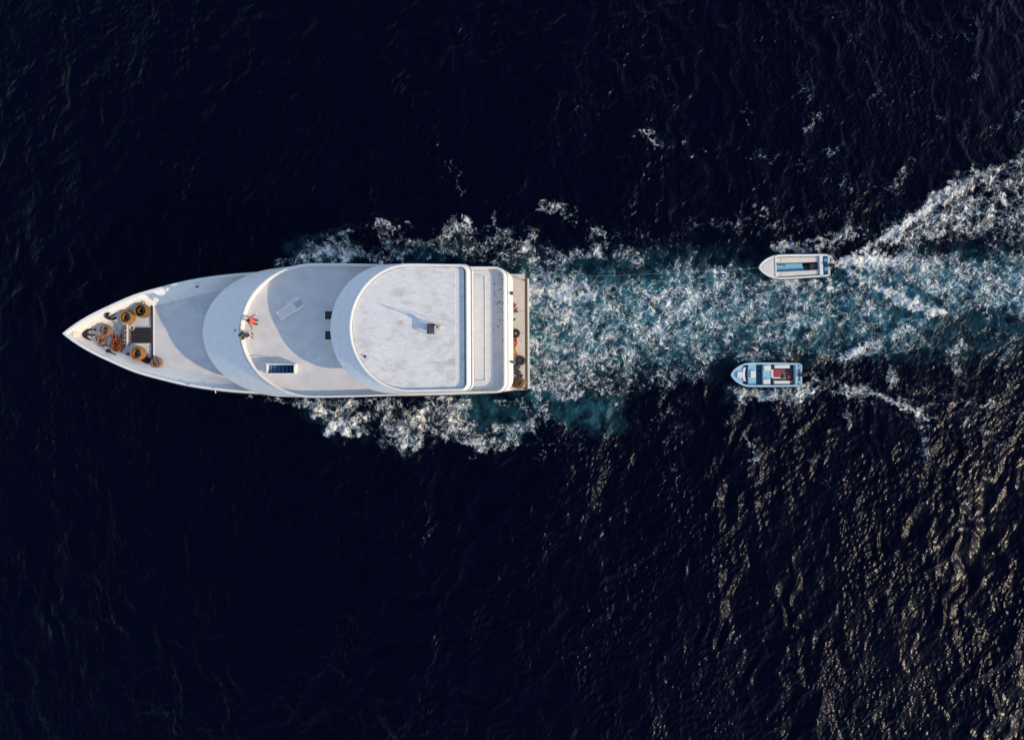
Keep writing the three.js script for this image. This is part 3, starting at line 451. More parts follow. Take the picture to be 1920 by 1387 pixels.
function anchor(u, v, turn, tilt, s, label) {
  const g = thing('anchor', label, 'anchor', at(u, v, 3.1), turn, 'black anchors stowed on the foredeck');
  const b = new THREE.Matrix4().makeRotationX(tilt), lift = 0.08 + 0.42 * s * Math.abs(Math.sin(tilt));
  const put = (geo) => geo.applyMatrix4(b).translate(0, lift + 0.04, 0);
  const arms = []; for (let i = 0; i <= 14; i++) { const t = (i / 14 - 0.5) * 2.5; arms.push(V(-Math.cos(t) * 0.42 * s + 0.22 * s, 0, Math.sin(t) * 0.43 * s)); }
  part('arms', put(tube(arms, 0.13 * s, 36, 8)), M.iron, g);
  for (const q of [-1, 1]) part('fluke', put(slab([[0.0, 0], [0.20, -0.08], [0.16, 0.10], [-0.02, 0.10]].map(([x, z]) => [x * s + 0.06 * s, (z + 0.36) * q * s]), -0.04, 0.04, 0.01)), M.iron, g);
  part('shank', put(bar(V(-0.2 * s, 0, 0), V(0.5 * s, 0.02, 0), 0.05 * s)), M.iron, g);
  part('ring', put(new THREE.TorusGeometry(0.075 * s, 0.018, 6, 16).rotateX(Math.PI / 2).translate(0.57 * s, 0.02, 0)), M.steel, g);
  return g;
}
anchor(166, 628, 0, 0, 1.1, 'black anchor with curved arms nearest the bow tip');
anchor(213, 594.5, 0.35 + Math.PI / 2 - 1.57 + 0.15, 1.15, 0.95, 'black anchor lying beside the golden coil on the upper side');
anchor(213, 660.5, -0.35, 1.2, 0.95, 'black anchor on the lower side with rope running aft');
{
  const y = 3.1, rope = (pts, r, mat, name, label) => { const o = at(pts[0][0], pts[0][1], y), g = thing(name, label, 'rope', o); part('line', tube(pts.map(([u, v, e = 0]) => at(u, v, y).sub(o).add(V(0, r + e, 0))), r, 60, 6), mat, g, null, false); return g; };
  rope([[216, 662], [224, 668], [236, 676], [248, 682], [262, 687.5]], 0.028, M.hullDark, 'mooring_line', 'dark mooring line running aft along the lower side');
  rope([[175, 628], [180, 632], [184, 634], [188, 633]], 0.028, M.ropePale, 'anchor_line', 'pale line from the bow anchor to the apricot tangle');
  rope([[210, 601], [215, 609], [221, 619], [226, 624]], 0.02, M.grey, 'anchor_cable', 'grey cable from the upper anchor to the windlass');
  rope([[196, 640], [199, 646], [207, 650], [212, 655], [218, 659]], 0.026, M.ropePink, 'deck_line', 'pinkish line trailing between tangle and lower anchor');
}
{ const y = 3.1, g = thing('deck_mat', 'worn beige mat beside the dark mooring line on the lower side', 'mat', at(243, 676, y)), o = g.position, q = [[222, 661], [238, 667], [252, 675], [264, 685], [256, 686], [240, 678], [228, 671]].map(([u, v]) => { const p = at(u, v, y).sub(o); return [p.x, p.z]; }); part('mat', slab(q, 0.002, 0.022, 0.006), std(0.42, 0.33, 0.26, 0.95), g); part('binding', tube(q.map(([x, z]) => V(x, 0.014, z)), 0.014, 60, 5, true), std(0.26, 0.19, 0.15, 0.95), g); }
{ // windlass
  const y = 3.1, o = at(238, 629, y), g = thing('windlass', 'rusty steel windlass with wooden bar in front of the brown hatch', 'windlass', o);
  part('bed', box(0.5, 0.08, 1.55, -0.06, 0.04, 0, 0.02), M.grey, g);
  part('frame_bar', [box(0.10, 0.16, 1.75, 0.2, 0.36, 0, 0.03), box(0.09, 0.3, 0.09, 0.2, 0.15, -0.6), box(0.09, 0.3, 0.09, 0.2, 0.15, 0.6)], std(0.62, 0.47, 0.36, 0.75), g, 'pale timber bar');
  for (const z of [-0.55, -0.2, 0.18, 0.52]) { const d = part('drum', new THREE.CylinderGeometry(0.13, 0.13, 0.22, 16).rotateX(Math.PI / 2).translate(-0.05, 0.3, z), M.rust, g); for (const q of [-0.125, 0.125]) part('drum_flange', new THREE.CylinderGeometry(0.19, 0.19, 0.03, 18).rotateX(Math.PI / 2).translate(-0.05, 0.3, z + q), M.steel, d); }
  part('shaft', new THREE.CylinderGeometry(0.05, 0.05, 1.6, 12).rotateX(Math.PI / 2).translate(-0.05, 0.3, 0), M.iron, g);
  part('motor', box(0.3, 0.3, 0.34, -0.22, 0.23, 0.05, 0.05), M.rubber, g);
  part('bollard', cyl(0.07, 0.09, 0.35, -0.35, 0.17, -0.35), M.ropeApricot, g);
}
{ const p = at(233, 609, 3.1), g = thing('hose_reel', 'small white ring by the top corner of the windlass', 'hose', at(247, 614, 3.25)); g.position.y = 3.24; part('ring', new THREE.TorusGeometry(0.17, 0.024, 6, 26).rotateX(Math.PI / 2).translate(0, 0.025, 0), M.plastic, g); void p; }
for (const [u, v, l] of [[179, 618, 'short dark mooring bitt ahead of the greyish pink coil'], [241, 663, 'short dark mooring bitt left of the lower golden coil'], [196, 648, 'short dark mooring bitt below the apricot rope tangle'], [269, 688, 'short dark mooring bitt against the lower bulwark']]) {
  const g = thing('mooring_bitt', l, 'bitt', at(u, v, 3.1), 0.4, 'small bitts on the foredeck'); part('post', cyl(0.055, 0.07, 0.28, 0, 0.14, 0), M.iron, g); part('cross_pin', bar(V(-0.14, 0.22, 0), V(0.14, 0.22, 0), 0.03), M.iron, g);
}
// ---------------------------------------------------------------- sun deck
{ // lounger
  const y = 6.6, g = thing('sun_lounger', 'empty white slatted sun lounger on the shaded deck', 'lounger', at(546, 580, y), 0.58);
  const w = 0.62;
  for (const s of [-1, 1]) part('side_rail', tube([V(-0.95, 0.33, s * w / 2), V(-0.2, 0.33, s * w / 2), V(0.35, 0.33, s * w / 2), V(0.95, 0.26, s * w / 2)], 0.028, 30, 8), M.plastic, g);
  for (let i = 0; i < 10; i++) part('slat', box(0.075, 0.03, w - 0.03, -0.9 + i * 0.138, 0.34, 0, 0.008), M.plastic, g);
  const b = part('backrest', [box(0.5, 0.022, 0.05, 0.72, 0.31, -0.24), box(0.5, 0.022, 0.05, 0.72, 0.31, 0.24)], M.plastic, g);
  for (let i = 0; i < 5; i++) part('back_slat', box(0.05, 0.02, w - 0.1, 0.52 + i * 0.1, 0.312, 0, 0.008), std(0.34, 0.36, 0.42, 0.6), b);
  for (const s of [-1, 1]) { part('armrest', tube([V(0.02, 0.34, s * 0.33), V(0.06, 0.52, s * 0.37), V(0.35, 0.56, s * 0.40), V(0.7, 0.52, s * 0.38), V(0.98, 0.36, s * 0.33)], 0.03, 36, 8), M.plastic, g); for (const x of [-0.82, 0.42]) part('leg', bar(V(x, 0.34, s * w / 2), V(x - 0.04, 0.0, s * w / 2), 0.028), M.plastic, g); }
}
// naive surface nets over a signed distance
function surface(sdf, lo, hi, cell) {
  const n = [0, 1, 2].map((k) => Math.ceil((hi[k] - lo[k]) / cell) + 1), val = new Float32Array(n[0] * n[1] * n[2]), id = new Int32Array(val.length).fill(-1), pos = [], idx = [], I = (i, j, k) => (k * n[1] + j) * n[0] + i;
  for (let k = 0; k < n[2]; k++) for (let j = 0; j < n[1]; j++) for (let i = 0; i < n[0]; i++) val[I(i, j, k)] = sdf(lo[0] + i * cell, lo[1] + j * cell, lo[2] + k * cell);
  for (let k = 0; k + 1 < n[2]; k++) for (let j = 0; j + 1 < n[1]; j++) for (let i = 0; i + 1 < n[0]; i++) {
    let c = 0, x = 0, y = 0, z = 0, m = 0; const v = []; for (let q = 0; q < 8; q++) { v[q] = val[I(i + (q & 1), j + (q >> 1 & 1), k + (q >> 2))]; if (v[q] < 0) m++; }
    if (m === 0 || m === 8) continue;
    for (const [a, b] of [[0, 1], [2, 3], [4, 5], [6, 7], [0, 2], [1, 3], [4, 6], [5, 7], [0, 4], [1, 5], [2, 6], [3, 7]]) if ((v[a] < 0) !== (v[b] < 0)) { const t = v[a] / (v[a] - v[b]); x += (a & 1) + t * ((b & 1) - (a & 1)); y += (a >> 1 & 1) + t * ((b >> 1 & 1) - (a >> 1 & 1)); z += (a >> 2) + t * ((b >> 2) - (a >> 2)); c++; }
    id[I(i, j, k)] = pos.length / 3; pos.push(lo[0] + (i + x / c) * cell, lo[1] + (j + y / c) * cell, lo[2] + (k + z / c) * cell);
  }
  const quad = (a, b, c, d, f) => { if (a < 0 || b < 0 || c < 0 || d < 0) return; if (f) idx.push(a, b, c, a, c, d); else idx.push(a, c, b, a, d, c); };
  for (let k = 1; k + 1 < n[2]; k++) for (let j = 1; j + 1 < n[1]; j++) for (let i = 1; i + 1 < n[0]; i++) {
    const v = val[I(i, j, k)] < 0;
    if (v !== (val[I(i + 1, j, k)] < 0)) quad(id[I(i, j - 1, k - 1)], id[I(i, j, k - 1)], id[I(i, j, k)], id[I(i, j - 1, k)], v);
    if (v !== (val[I(i, j + 1, k)] < 0)) quad(id[I(i - 1, j, k - 1)], id[I(i - 1, j, k)], id[I(i, j, k)], id[I(i, j, k - 1)], v);
    if (v !== (val[I(i, j, k + 1)] < 0)) quad(id[I(i - 1, j - 1, k)], id[I(i, j - 1, k)], id[I(i, j, k)], id[I(i - 1, j, k)], v);
  }
  const g = new THREE.BufferGeometry(); g.setAttribute('position', new THREE.Float32BufferAttribute(pos, 3)); g.setIndex(idx); g.computeVertexNormals(); return g;
}
const cap3 = (p, a, b, ra, rb) => { const dx = b[0] - a[0], dy = b[1] - a[1], dz = b[2] - a[2], t = clamp(((p[0] - a[0]) * dx + (p[1] - a[1]) * dy + (p[2] - a[2]) * dz) / (dx * dx + dy * dy + dz * dz + 1e-9)); return Math.hypot(p[0] - a[0] - dx * t, p[1] - a[1] - dy * t, p[2] - a[2] - dz * t) - (ra + (rb - ra) * t); };
const smin = (a, b, k) => { const h = Math.max(k - Math.abs(a - b), 0) / k; return Math.min(a, b) - h * h * k * 0.25; };
const sdfOf = (bones, k, grow = 0) => (x, y, z) => { let d = 9; const p = [x, y, z]; for (const [a, b, ra, rb] of bones) d = smin(d, cap3(p, a, b, ra + grow, rb + grow), k); return d; };
const boxOf = (bones, m) => { const lo = [9, 9, 9], hi = [-9, -9, -9]; for (const [a, b, ra, rb] of bones) for (const [q, r] of [[a, ra], [b, rb]]) for (let k = 0; k < 3; k++) { lo[k] = Math.min(lo[k], q[k] - r - m); hi[k] = Math.max(hi[k], q[k] + r + m); } return [lo, hi]; };
const skin = (bones, k, cell, grow = 0) => { const [lo, hi] = boxOf(bones, grow + cell * 3); return surface(sdfOf(bones, k, grow), lo, hi, cell); };
function person(pos, turn, pose, look, label) { // faces +x
  const g = thing('person', label, 'person', pos, turn), J = pose;
  const torso = [[J.hip, J.waist, 0.125, 0.115], [J.waist, J.chest, 0.115, 0.135], [[J.chest[0], J.chest[1], J.chest[2] - 0.09], [J.chest[0], J.chest[1], J.chest[2] + 0.09], 0.12, 0.12], [[J.hip[0], J.hip[1] - 0.03, J.hip[2] - 0.07], [J.hip[0], J.hip[1] - 0.03, J.hip[2] + 0.07], 0.12, 0.12], [J.sh[0], J.sh[1], 0.075, 0.075], [J.chest, J.neck, 0.09, 0.065]];
  const upper = [0, 1].map((s) => [J.sh[s], J.el[s], 0.056, 0.044]), fore = [0, 1].map((s) => [J.el[s], J.wr[s], 0.043, 0.028]);
  const thigh = [0, 1].map((s) => [[J.hip[0], J.hip[1] - 0.05, J.hip[2] + (s ? 0.09 : -0.09)], J.kn[s], 0.088, 0.058]), shin = [0, 1].map((s) => [J.kn[s], J.an[s], 0.056, 0.038]);
  const foot = [0, 1].map((s) => [[J.an[s][0] - 0.03, 0.045, J.an[s][2]], [J.an[s][0] + 0.15, 0.035, J.an[s][2]], 0.042, 0.032]);
  const hd = J.head, fw = [Math.cos(J.nod || 0), Math.sin(J.nod || 0)];
  const headB = [[J.neck, [hd[0], hd[1] - 0.04, hd[2]], 0.055, 0.055], [hd, [hd[0] + 0.02, hd[1] + 0.03, hd[2]], 0.092, 0.094], [[hd[0] + 0.04, hd[1] - 0.07, hd[2]], [hd[0] + 0.055, hd[1] - 0.085, hd[2]], 0.055, 0.045]];
  const face = [[[hd[0] + 0.10 * fw[0], hd[1] - 0.005, hd[2]], [hd[0] + 0.118 * fw[0], hd[1] - 0.03, hd[2]], 0.012, 0.017], [[hd[0], hd[1] - 0.015, hd[2] - 0.095], [hd[0], hd[1] - 0.03, hd[2] - 0.097], 0.022, 0.018], [[hd[0], hd[1] - 0.015, hd[2] + 0.095], [hd[0], hd[1] - 0.03, hd[2] + 0.097], 0.022, 0.018], [[hd[0] + 0.095, hd[1] - 0.066, hd[2] - 0.02], [hd[0] + 0.095, hd[1] - 0.066, hd[2] + 0.02], 0.01, 0.01]];
  const body = skin([...torso, ...upper, ...fore, ...thigh, ...shin, ...foot, headB[0]], 0.06, 0.016), geos = [body, skin([...headB, ...face], 0.03, 0.007)];
  for (const s of [0, 1]) { // hands: palm, four fingers, thumb
    const w = J.wr[s], e = J.el[s], d = V(w[0] - e[0], w[1] - e[1], w[2] - e[2]).normalize(), side = V(0, 1, 0).cross(d).normalize(), nrm = d.clone().cross(side), P = (a, b, c) => [w[0] + d.x * a + side.x * b + nrm.x * c, w[1] + d.y * a + side.y * b + nrm.y * c, w[2] + d.z * a + side.z * b + nrm.z * c];
    const hb = [[P(0, 0, 0), P(0.075, -0.018, 0), 0.026, 0.022], [P(0, 0, 0), P(0.075, 0.02, 0), 0.026, 0.022]];
    [[-0.032, 0.062], [-0.011, 0.074], [0.011, 0.07], [0.032, 0.055]].forEach(([q, l]) => { hb.push([P(0.075, q, 0), P(0.075 + l * 0.55, q * 1.15, -0.008), 0.0095, 0.009], [P(0.075 + l * 0.55, q * 1.15, -0.008), P(0.075 + l, q * 1.18, -0.03), 0.009, 0.0078]); });
    hb.push([P(0.02, -0.03, 0), P(0.05, -0.058, -0.01), 0.013, 0.011], [P(0.05, -0.058, -0.01), P(0.078, -0.066, -0.024), 0.011, 0.009]);
    geos.push(skin(hb, 0.008, 0.005));
  }
  part('body', geos, look.skin, g);
  part('shirt', skin([...torso.slice(0, 5), ...[0, 1].map((s) => [J.sh[s], J.el[s].map((q, k) => lerp(J.sh[s][k], q, look.sleeve)), 0.058, 0.05])], 0.06, 0.014, 0.017), look.shirt, g);
  part('trousers', skin([...thigh.map(([a, b, ra, rb]) => look.leg < 1 ? [a, b.map((q, k) => lerp(a[k], q, look.leg)), ra, lerp(ra, rb, look.leg) + 0.012] : [a, b, ra, rb]), torso[3], ...(look.leg >= 1 ? shin.map(([a, b, ra, rb]) => [a, b.map((q, k) => lerp(a[k], q, 0.9)), ra, rb + 0.012]) : [])], 0.05, 0.014, 0.02), look.pants, g);
  part('hair', surface((x, y, z) => Math.max(Math.hypot(x - hd[0] + 0.008, y - hd[1] - 0.03, z - hd[2]) - 0.112, (x - hd[0]) * 0.85 - (y - hd[1]) * 0.6 - 0.03), [hd[0] - 0.14, hd[1] - 0.12, hd[2] - 0.14], [hd[0] + 0.14, hd[1] + 0.17, hd[2] + 0.14], 0.01), look.hair, g);
  part('eyes', [-1, 1].map((s) => new THREE.SphereGeometry(0.011, 8, 6).translate(hd[0] + 0.098, hd[1] + 0.012, hd[2] + s * 0.034)), M.black, g);
  return g;
}
person(at(482.5, 604, 6.6), Math.PI - 0.1, { hip: [0, 0.92, 0], waist: [0.01, 1.1, 0], chest: [0.02, 1.32, 0], neck: [0.02, 1.48, 0], head: [0.05, 1.62, 0], sh: [[0.02, 1.40, -0.18], [0.02, 1.40, 0.18]], el: [[-0.02, 1.18, -0.36], [-0.03, 1.17, 0.36]], wr: [[-0.02, 1.02, -0.52], [-0.10, 1.0, 0.46]], kn: [[0.03, 0.5, -0.13], [0.02, 0.5, 0.12]], an: [[0, 0.08, -0.16], [0, 0.08, 0.14]] },
  { skin: std(0.16, 0.08, 0.05, 0.6), shirt: std(0.62, 0.09, 0.07, 0.85), pants: std(0.05, 0.035, 0.04, 0.85), hair: std(0.012, 0.01, 0.01, 0.8), sleeve: 0.55, leg: 1 }, 'person in a red shirt standing with arms held out at the deck front');
person(at(472.5, 629.5, 6.6), Math.PI + 0.12, { hip: [0, 0.90, 0], waist: [0.05, 1.08, 0], chest: [0.14, 1.27, 0], neck: [0.20, 1.42, 0], head: [0.27, 1.54, 0.0], sh: [[0.18, 1.35, -0.18], [0.18, 1.35, 0.18]], el: [[0.24, 1.08, -0.27], [0.30, 1.10, 0.25]], wr: [[0.42, 0.98, -0.24], [0.5, 1.0, 0.12]], kn: [[0.04, 0.48, -0.11], [-0.02, 0.48, 0.11]], an: [[0, 0.08, -0.12], [-0.08, 0.08, 0.12]] },
  { skin: std(0.20, 0.11, 0.075, 0.6), shirt: std(0.03, 0.026, 0.03, 0.85), pants: std(0.7, 0.68, 0.66, 0.85), hair: std(0.01, 0.008, 0.008, 0.8), sleeve: 0.6, leg: 0.75 }, 'person in a dark shirt and white shorts leaning over the deck front');

// ---------------------------------------------------------------- top roof
{
  const y = 9.63, g = thing('solar_panel_stand', 'small dark panel on four legs on the stained roof', 'panel', at(809, 617, y));
  const w = S(12.5, 10.1), d = S(17.5, 10.1), hh = 0.5;
  const p = part('panel_frame', [box(w, 0.05, 0.05, 0, hh, d / 2), box(w, 0.05, 0.05, 0, hh, -d / 2), box(0.05, 0.05, d, w / 2, hh, 0), box(0.05, 0.05, d, -w / 2, hh, 0)], M.black, g);
  part('panel_face', box(w - 0.04, 0.025, d - 0.04, 0, hh + 0.005, 0, 0.006), std(0.085, 0.055, 0.06, 0.4), p);
  for (const a of [-1, 1]) for (const b of [-1, 1]) part('leg', bar(V(a * w / 2, hh, b * d / 2), V(a * w / 2, 0, b * d / 2), 0.028), M.black, g);
  part('battery_box', box(0.26, 0.3, 0.42, -0.02, 0.15, -0.02, 0.03), M.grey, g);
}
{
  const y = 9.63, g = thing('mast_light', 'thin roof mast with round cream light beside the dark panel', 'mast', at(827, 613.5, y));
  part('foot', box(0.24, 0.05, 0.24, 0, 0.025, 0, 0.015), M.gel, g);
  part('pole', cyl(0.03, 0.04, 2.0, 0, 1.02, 0, 12), M.steel, g);
  part('light', [cyl(0.12, 0.12, 0.18, 0, 0.95, 0, 20), cyl(0.07, 0.12, 0.06, 0, 1.07, 0, 20)], std(0.62, 0.57, 0.36, 0.5), g, 'round cream light');
  part('spreader', bar(V(-0.4, 1.55, -0.1), V(0.15, 1.6, 0.05), 0.016), M.black, g);
  part('horn', box(0.2, 0.1, 0.1, -0.18, 0.7, 0.04, 0.02), M.black, g);
  const e = at(868, 609, 9.84).sub(g.position); part('stay', bar(V(0, 1.5, 0), e, 0.012), M.grey, g);
  for (const [u, v] of [[790, 648], [778, 585]]) { const q = at(u, v, 9.63).sub(g.position); part('stay', bar(V(0, 1.9, 0), q, 0.009), M.grey, g); }
}
// ---------------------------------------------------------------- gear on the aft deck
{
  const y = aftTop + 0.025, fab = (r, g, b) => std(r, g, b, 0.9);
  const jacket = (u, v, turn, c, label) => {
    const g = thing('life_jacket', label, 'life jacket', at(u, v, y), turn, 'life jackets piled on the aft deck');
    for (const s of [-1, 1]) part('front_panel', box(0.3, 0.11, 0.17, 0, 0.06, s * 0.1, 0.045), c, g);
    part('collar', tube([V(-0.12, 0.1, -0.14), V(-0.25, 0.13, -0.08), V(-0.28, 0.13, 0.08), V(-0.12, 0.1, 0.14)], 0.05, 20, 8), c, g);
    part('strap', [box(0.035, 0.13, 0.4, 0.05, 0.06, 0, 0.008), box(0.02, 0.13, 0.38, -0.06, 0.06, 0, 0.006)], M.black, g);
  };
  jacket(966, 637, 0.2, fab(0.66, 0.10, 0.07), 'red life jacket next to the half-hidden dark tyre');
  jacket(966.5, 646, -0.3, fab(0.75, 0.25, 0.06), 'orange life jacket below the red one');
  jacket(964.5, 655.5, 0.5, fab(0.72, 0.5, 0.16), 'yellow life jacket in the middle of the pile');
  jacket(967, 665.5, -0.2, fab(0.76, 0.30, 0.06), 'orange yellow life jacket against the black tyre');
  jacket(963.5, 572, 1.2, fab(0.50, 0.15, 0.06), 'rust coloured life jacket alone at the far end of the aft deck');
  const tyre = (u, v, r, tilt, label) => { const g = thing('tyre_fender', label, 'tyre', at(u, v, y), 0, 'tyre fenders on the aft deck'), t = r * 0.34, q = part('tyre', new THREE.TorusGeometry(r - t, t, 12, 30).rotateX(Math.PI / 2).rotateZ(tilt).translate(0, t + Math.abs(Math.sin(tilt)) * (r - t), 0), M.rubber, g); part('tread', [-1, 0, 1].map((k) => new THREE.TorusGeometry(r - 0.004, 0.018, 5, 36).rotateX(Math.PI / 2).translate(0, k * t * 0.4, 0).rotateZ(tilt).translate(0, t + Math.abs(Math.sin(tilt)) * (r - t), 0)), M.black, q); };
  tyre(976, 676, 0.36, 0, 'black tyre lying flat on the open aft deck');
  tyre(966.5, 625, 0.34, 0.25, 'dark tyre half hidden under the deck overhang');
  const bag = (u, v, w, d, h, turn, m, label) => { const g = thing('kit_bag', label, 'bag', at(u, v, y), turn, 'dark bags on the aft deck'); part('body', box(w, h, d, 0, h / 2, 0, 0.11), m, g); part('handle', [tube([V(-w * 0.3, h - 0.01, 0.05), V(-w * 0.15, h + 0.08, 0.05), V(w * 0.15, h + 0.08, 0.05), V(w * 0.3, h - 0.01, 0.05)], 0.016, 20), tube([V(-w * 0.3, h - 0.01, -0.05), V(0, h + 0.06, -0.09), V(w * 0.3, h - 0.01, -0.05)], 0.016, 20)], M.black, g); part('zip', box(w * 0.8, 0.012, 0.03, 0, h + 0.002, 0, 0.004), M.steel, g); };
  bag(969, 688, 0.52, 0.36, 0.3, 0.3, fab(0.05, 0.05, 0.055), 'charcoal kit bag touching the flat tyre');
  bag(970.5, 698, 0.42, 0.42, 0.26, -0.5, fab(0.03, 0.03, 0.033), 'black kit bag between charcoal bag and brown rope');
  { const g = thing('dive_fins', 'pair of black swim fins on the aft deck beside the black bag', 'fins', at(974, 706, y), 0.9); for (const s of [-1, 1]) { const f = part('fin', slab([[-0.3, -0.05], [0.1, -0.1], [0.32, -0.11], [0.34, 0.11], [0.1, 0.1], [-0.3, 0.05]].map(([x, z]) => [x * 0.8, z * 0.8 + s * 0.1]), 0, 0.05, 0.012), M.rubber, g); part('foot_pocket', box(0.2, 0.09, 0.1, -0.14, 0.06, s * 0.1, 0.03), M.black, f); } }
  const o = looseRope(970, 718, 0.46, 14, ropeMat(0.34, 0.17, 0.07), 52, 'brown rope heap in the lower corner of the aft deck'); o.position.copy(at(970, 718, y));
  const c = looseRope(981, 715, 0.24, 4, M.ropePale, 53, 'pale thin rope loops beside the brown rope heap', 'rope_loops'); c.position.copy(at(981, 715, y)); c.scale.y = 0.35;
  { const g = thing('snorkel_set', 'dark snorkel and mask lying near the rust coloured life jacket', 'snorkel', at(966, 581, y), 0.9); part('snorkel', tube([V(-0.2, 0.03, 0), V(0.1, 0.03, 0.02), V(0.2, 0.05, 0.05), V(0.24, 0.09, 0.02)], 0.024, 24), M.black, g); part('mask', new THREE.TorusGeometry(0.07, 0.024, 8, 20).rotateX(Math.PI / 2).scale(1, 1, 1.4).translate(-0.02, 0.03, 0.13), M.rubber, g); }
  { const g = thing('folded_towel', 'folded pale pink towel on the aft deck', 'towel', at(963.5, 589.5, y), 0.05); for (let i = 0; i < 3; i++) part('fold', box(0.3, 0.03, 0.22, 0, 0.016 + i * 0.031, 0.004 * i, 0.012), fab(0.70, 0.52, 0.47), g); part('stripe', box(0.03, 0.004, 0.2, 0.1, 0.095, 0.004, 0.001), fab(0.5, 0.2, 0.17), g); }
  { const g = thing('sandal', 'small dark sandal on the aft deck between towel and tyre', 'sandal', at(964, 599.5, y), 0.6); part('sole', slab([[-0.13, -0.04], [0, -0.035], [0.12, -0.055], [0.15, 0], [0.12, 0.055], [0, 0.04], [-0.13, 0.04], [-0.15, 0]], 0, 0.03, 0.006), M.rubber, g); part('strap', tube([V(0.03, 0.02, -0.045), V(0.05, 0.075, 0), V(0.03, 0.02, 0.045)], 0.014, 14), M.black, g); }
}
// ---------------------------------------------------------------- the two tenders
function mirrorOut(half) { return [...half, ...half.slice(half[0][1] < 1e-6 ? 1 : 0).reverse().map(([x, z]) => [x, -z])]; }
function boatShell(g, half, y1, floor, wall, outM, inM, railM) {
  const fine = new THREE.CatmullRomCurve3(half.map(([x, z]) => V(x, 0, z)), false, 'centripetal').getPoints(44).map((p) => [p.x, Math.max(0, p.z)]);
  const o = mirrorOut(fine), L0 = o[0][0], sc = (k, rake) => o.map(([x, z]) => [x + rake * Math.max(0, 1 - (x - L0) / 2.2), z * k]);
  part('hull', loft([ring(sc(0.45, 0.9), -0.3), ring(sc(0.8, 0.5), 0.0), ring(sc(0.94, 0.2), y1 * 0.5), ring(o, (x) => y1 - 0.04 + 0.12 * sstep(1.8, 0, x - L0))], 0.6, false, true), outM, g);
  const inn = shrink(o, wall), deep = shrink(o, wall + 0.05);
  part('gunwale', loft([ring(o, (x) => y1 - 0.04 + 0.12 * sstep(1.8, 0, x - L0)), ring(shrink(o, 0.015), (x) => y1 + 0.12 * sstep(1.8, 0, x - L0)), ring(shrink(o, wall - 0.015), (x) => y1 + 0.12 * sstep(1.8, 0, x - L0)), ring(inn, (x) => y1 - 0.03 + 0.12 * sstep(1.8, 0, x - L0)), ring(deep, floor)], 0.5), railM, g);
  const ru = shrink(o, -0.065); part('rub_strake', loft([ring(sc(0.96, 0.12), y1 - 0.2), ring(ru, (x) => y1 - 0.16 + 0.12 * sstep(1.8, 0, x - L0)), ring(ru, (x) => y1 - 0.08 + 0.12 * sstep(1.8, 0, x - L0)), ring(o, (x) => y1 - 0.05 + 0.12 * sstep(1.8, 0, x - L0))], 0.5), M.hullDark, g);
  part('floor', slab(deep, floor - 0.04, floor + 0.01), inM, g);
  const w = (x) => { for (let i = 1; i < fine.length; i++) if (fine[i][0] >= x) return lerp(fine[i - 1][1], fine[i][1], (x - fine[i - 1][0]) / (fine[i][0] - fine[i - 1][0] + 1e-9)) - wall; return fine[fine.length - 1][1] - wall; };
  return { o, w };
}
function outboard(g, x, z, m, turn, tiltX) {
  const e = new THREE.Group(); void e;
  const mt = (geo) => geo.rotateZ(tiltX).rotateY(turn).translate(x, 0.62, z);
  const p = part('outboard_motor', mt(new RoundedBoxGeometry(0.46, 0.34, 0.3, 3, 0.09).translate(0.12, 0.22, 0)), m, g);
  part('leg', mt(box(0.13, 0.8, 0.09, 0.16, -0.3, 0, 0.03)), M.black, p); part('clamp', mt(box(0.14, 0.26, 0.24, -0.08, 0.0, 0, 0.02)), M.steel, p); part('tiller', mt(bar(V(-0.05, 0.2, 0), V(-0.5, 0.27, 0.03), 0.022)), M.rubber, p);
}
const tenderGroup = 'small open boats following the yacht';
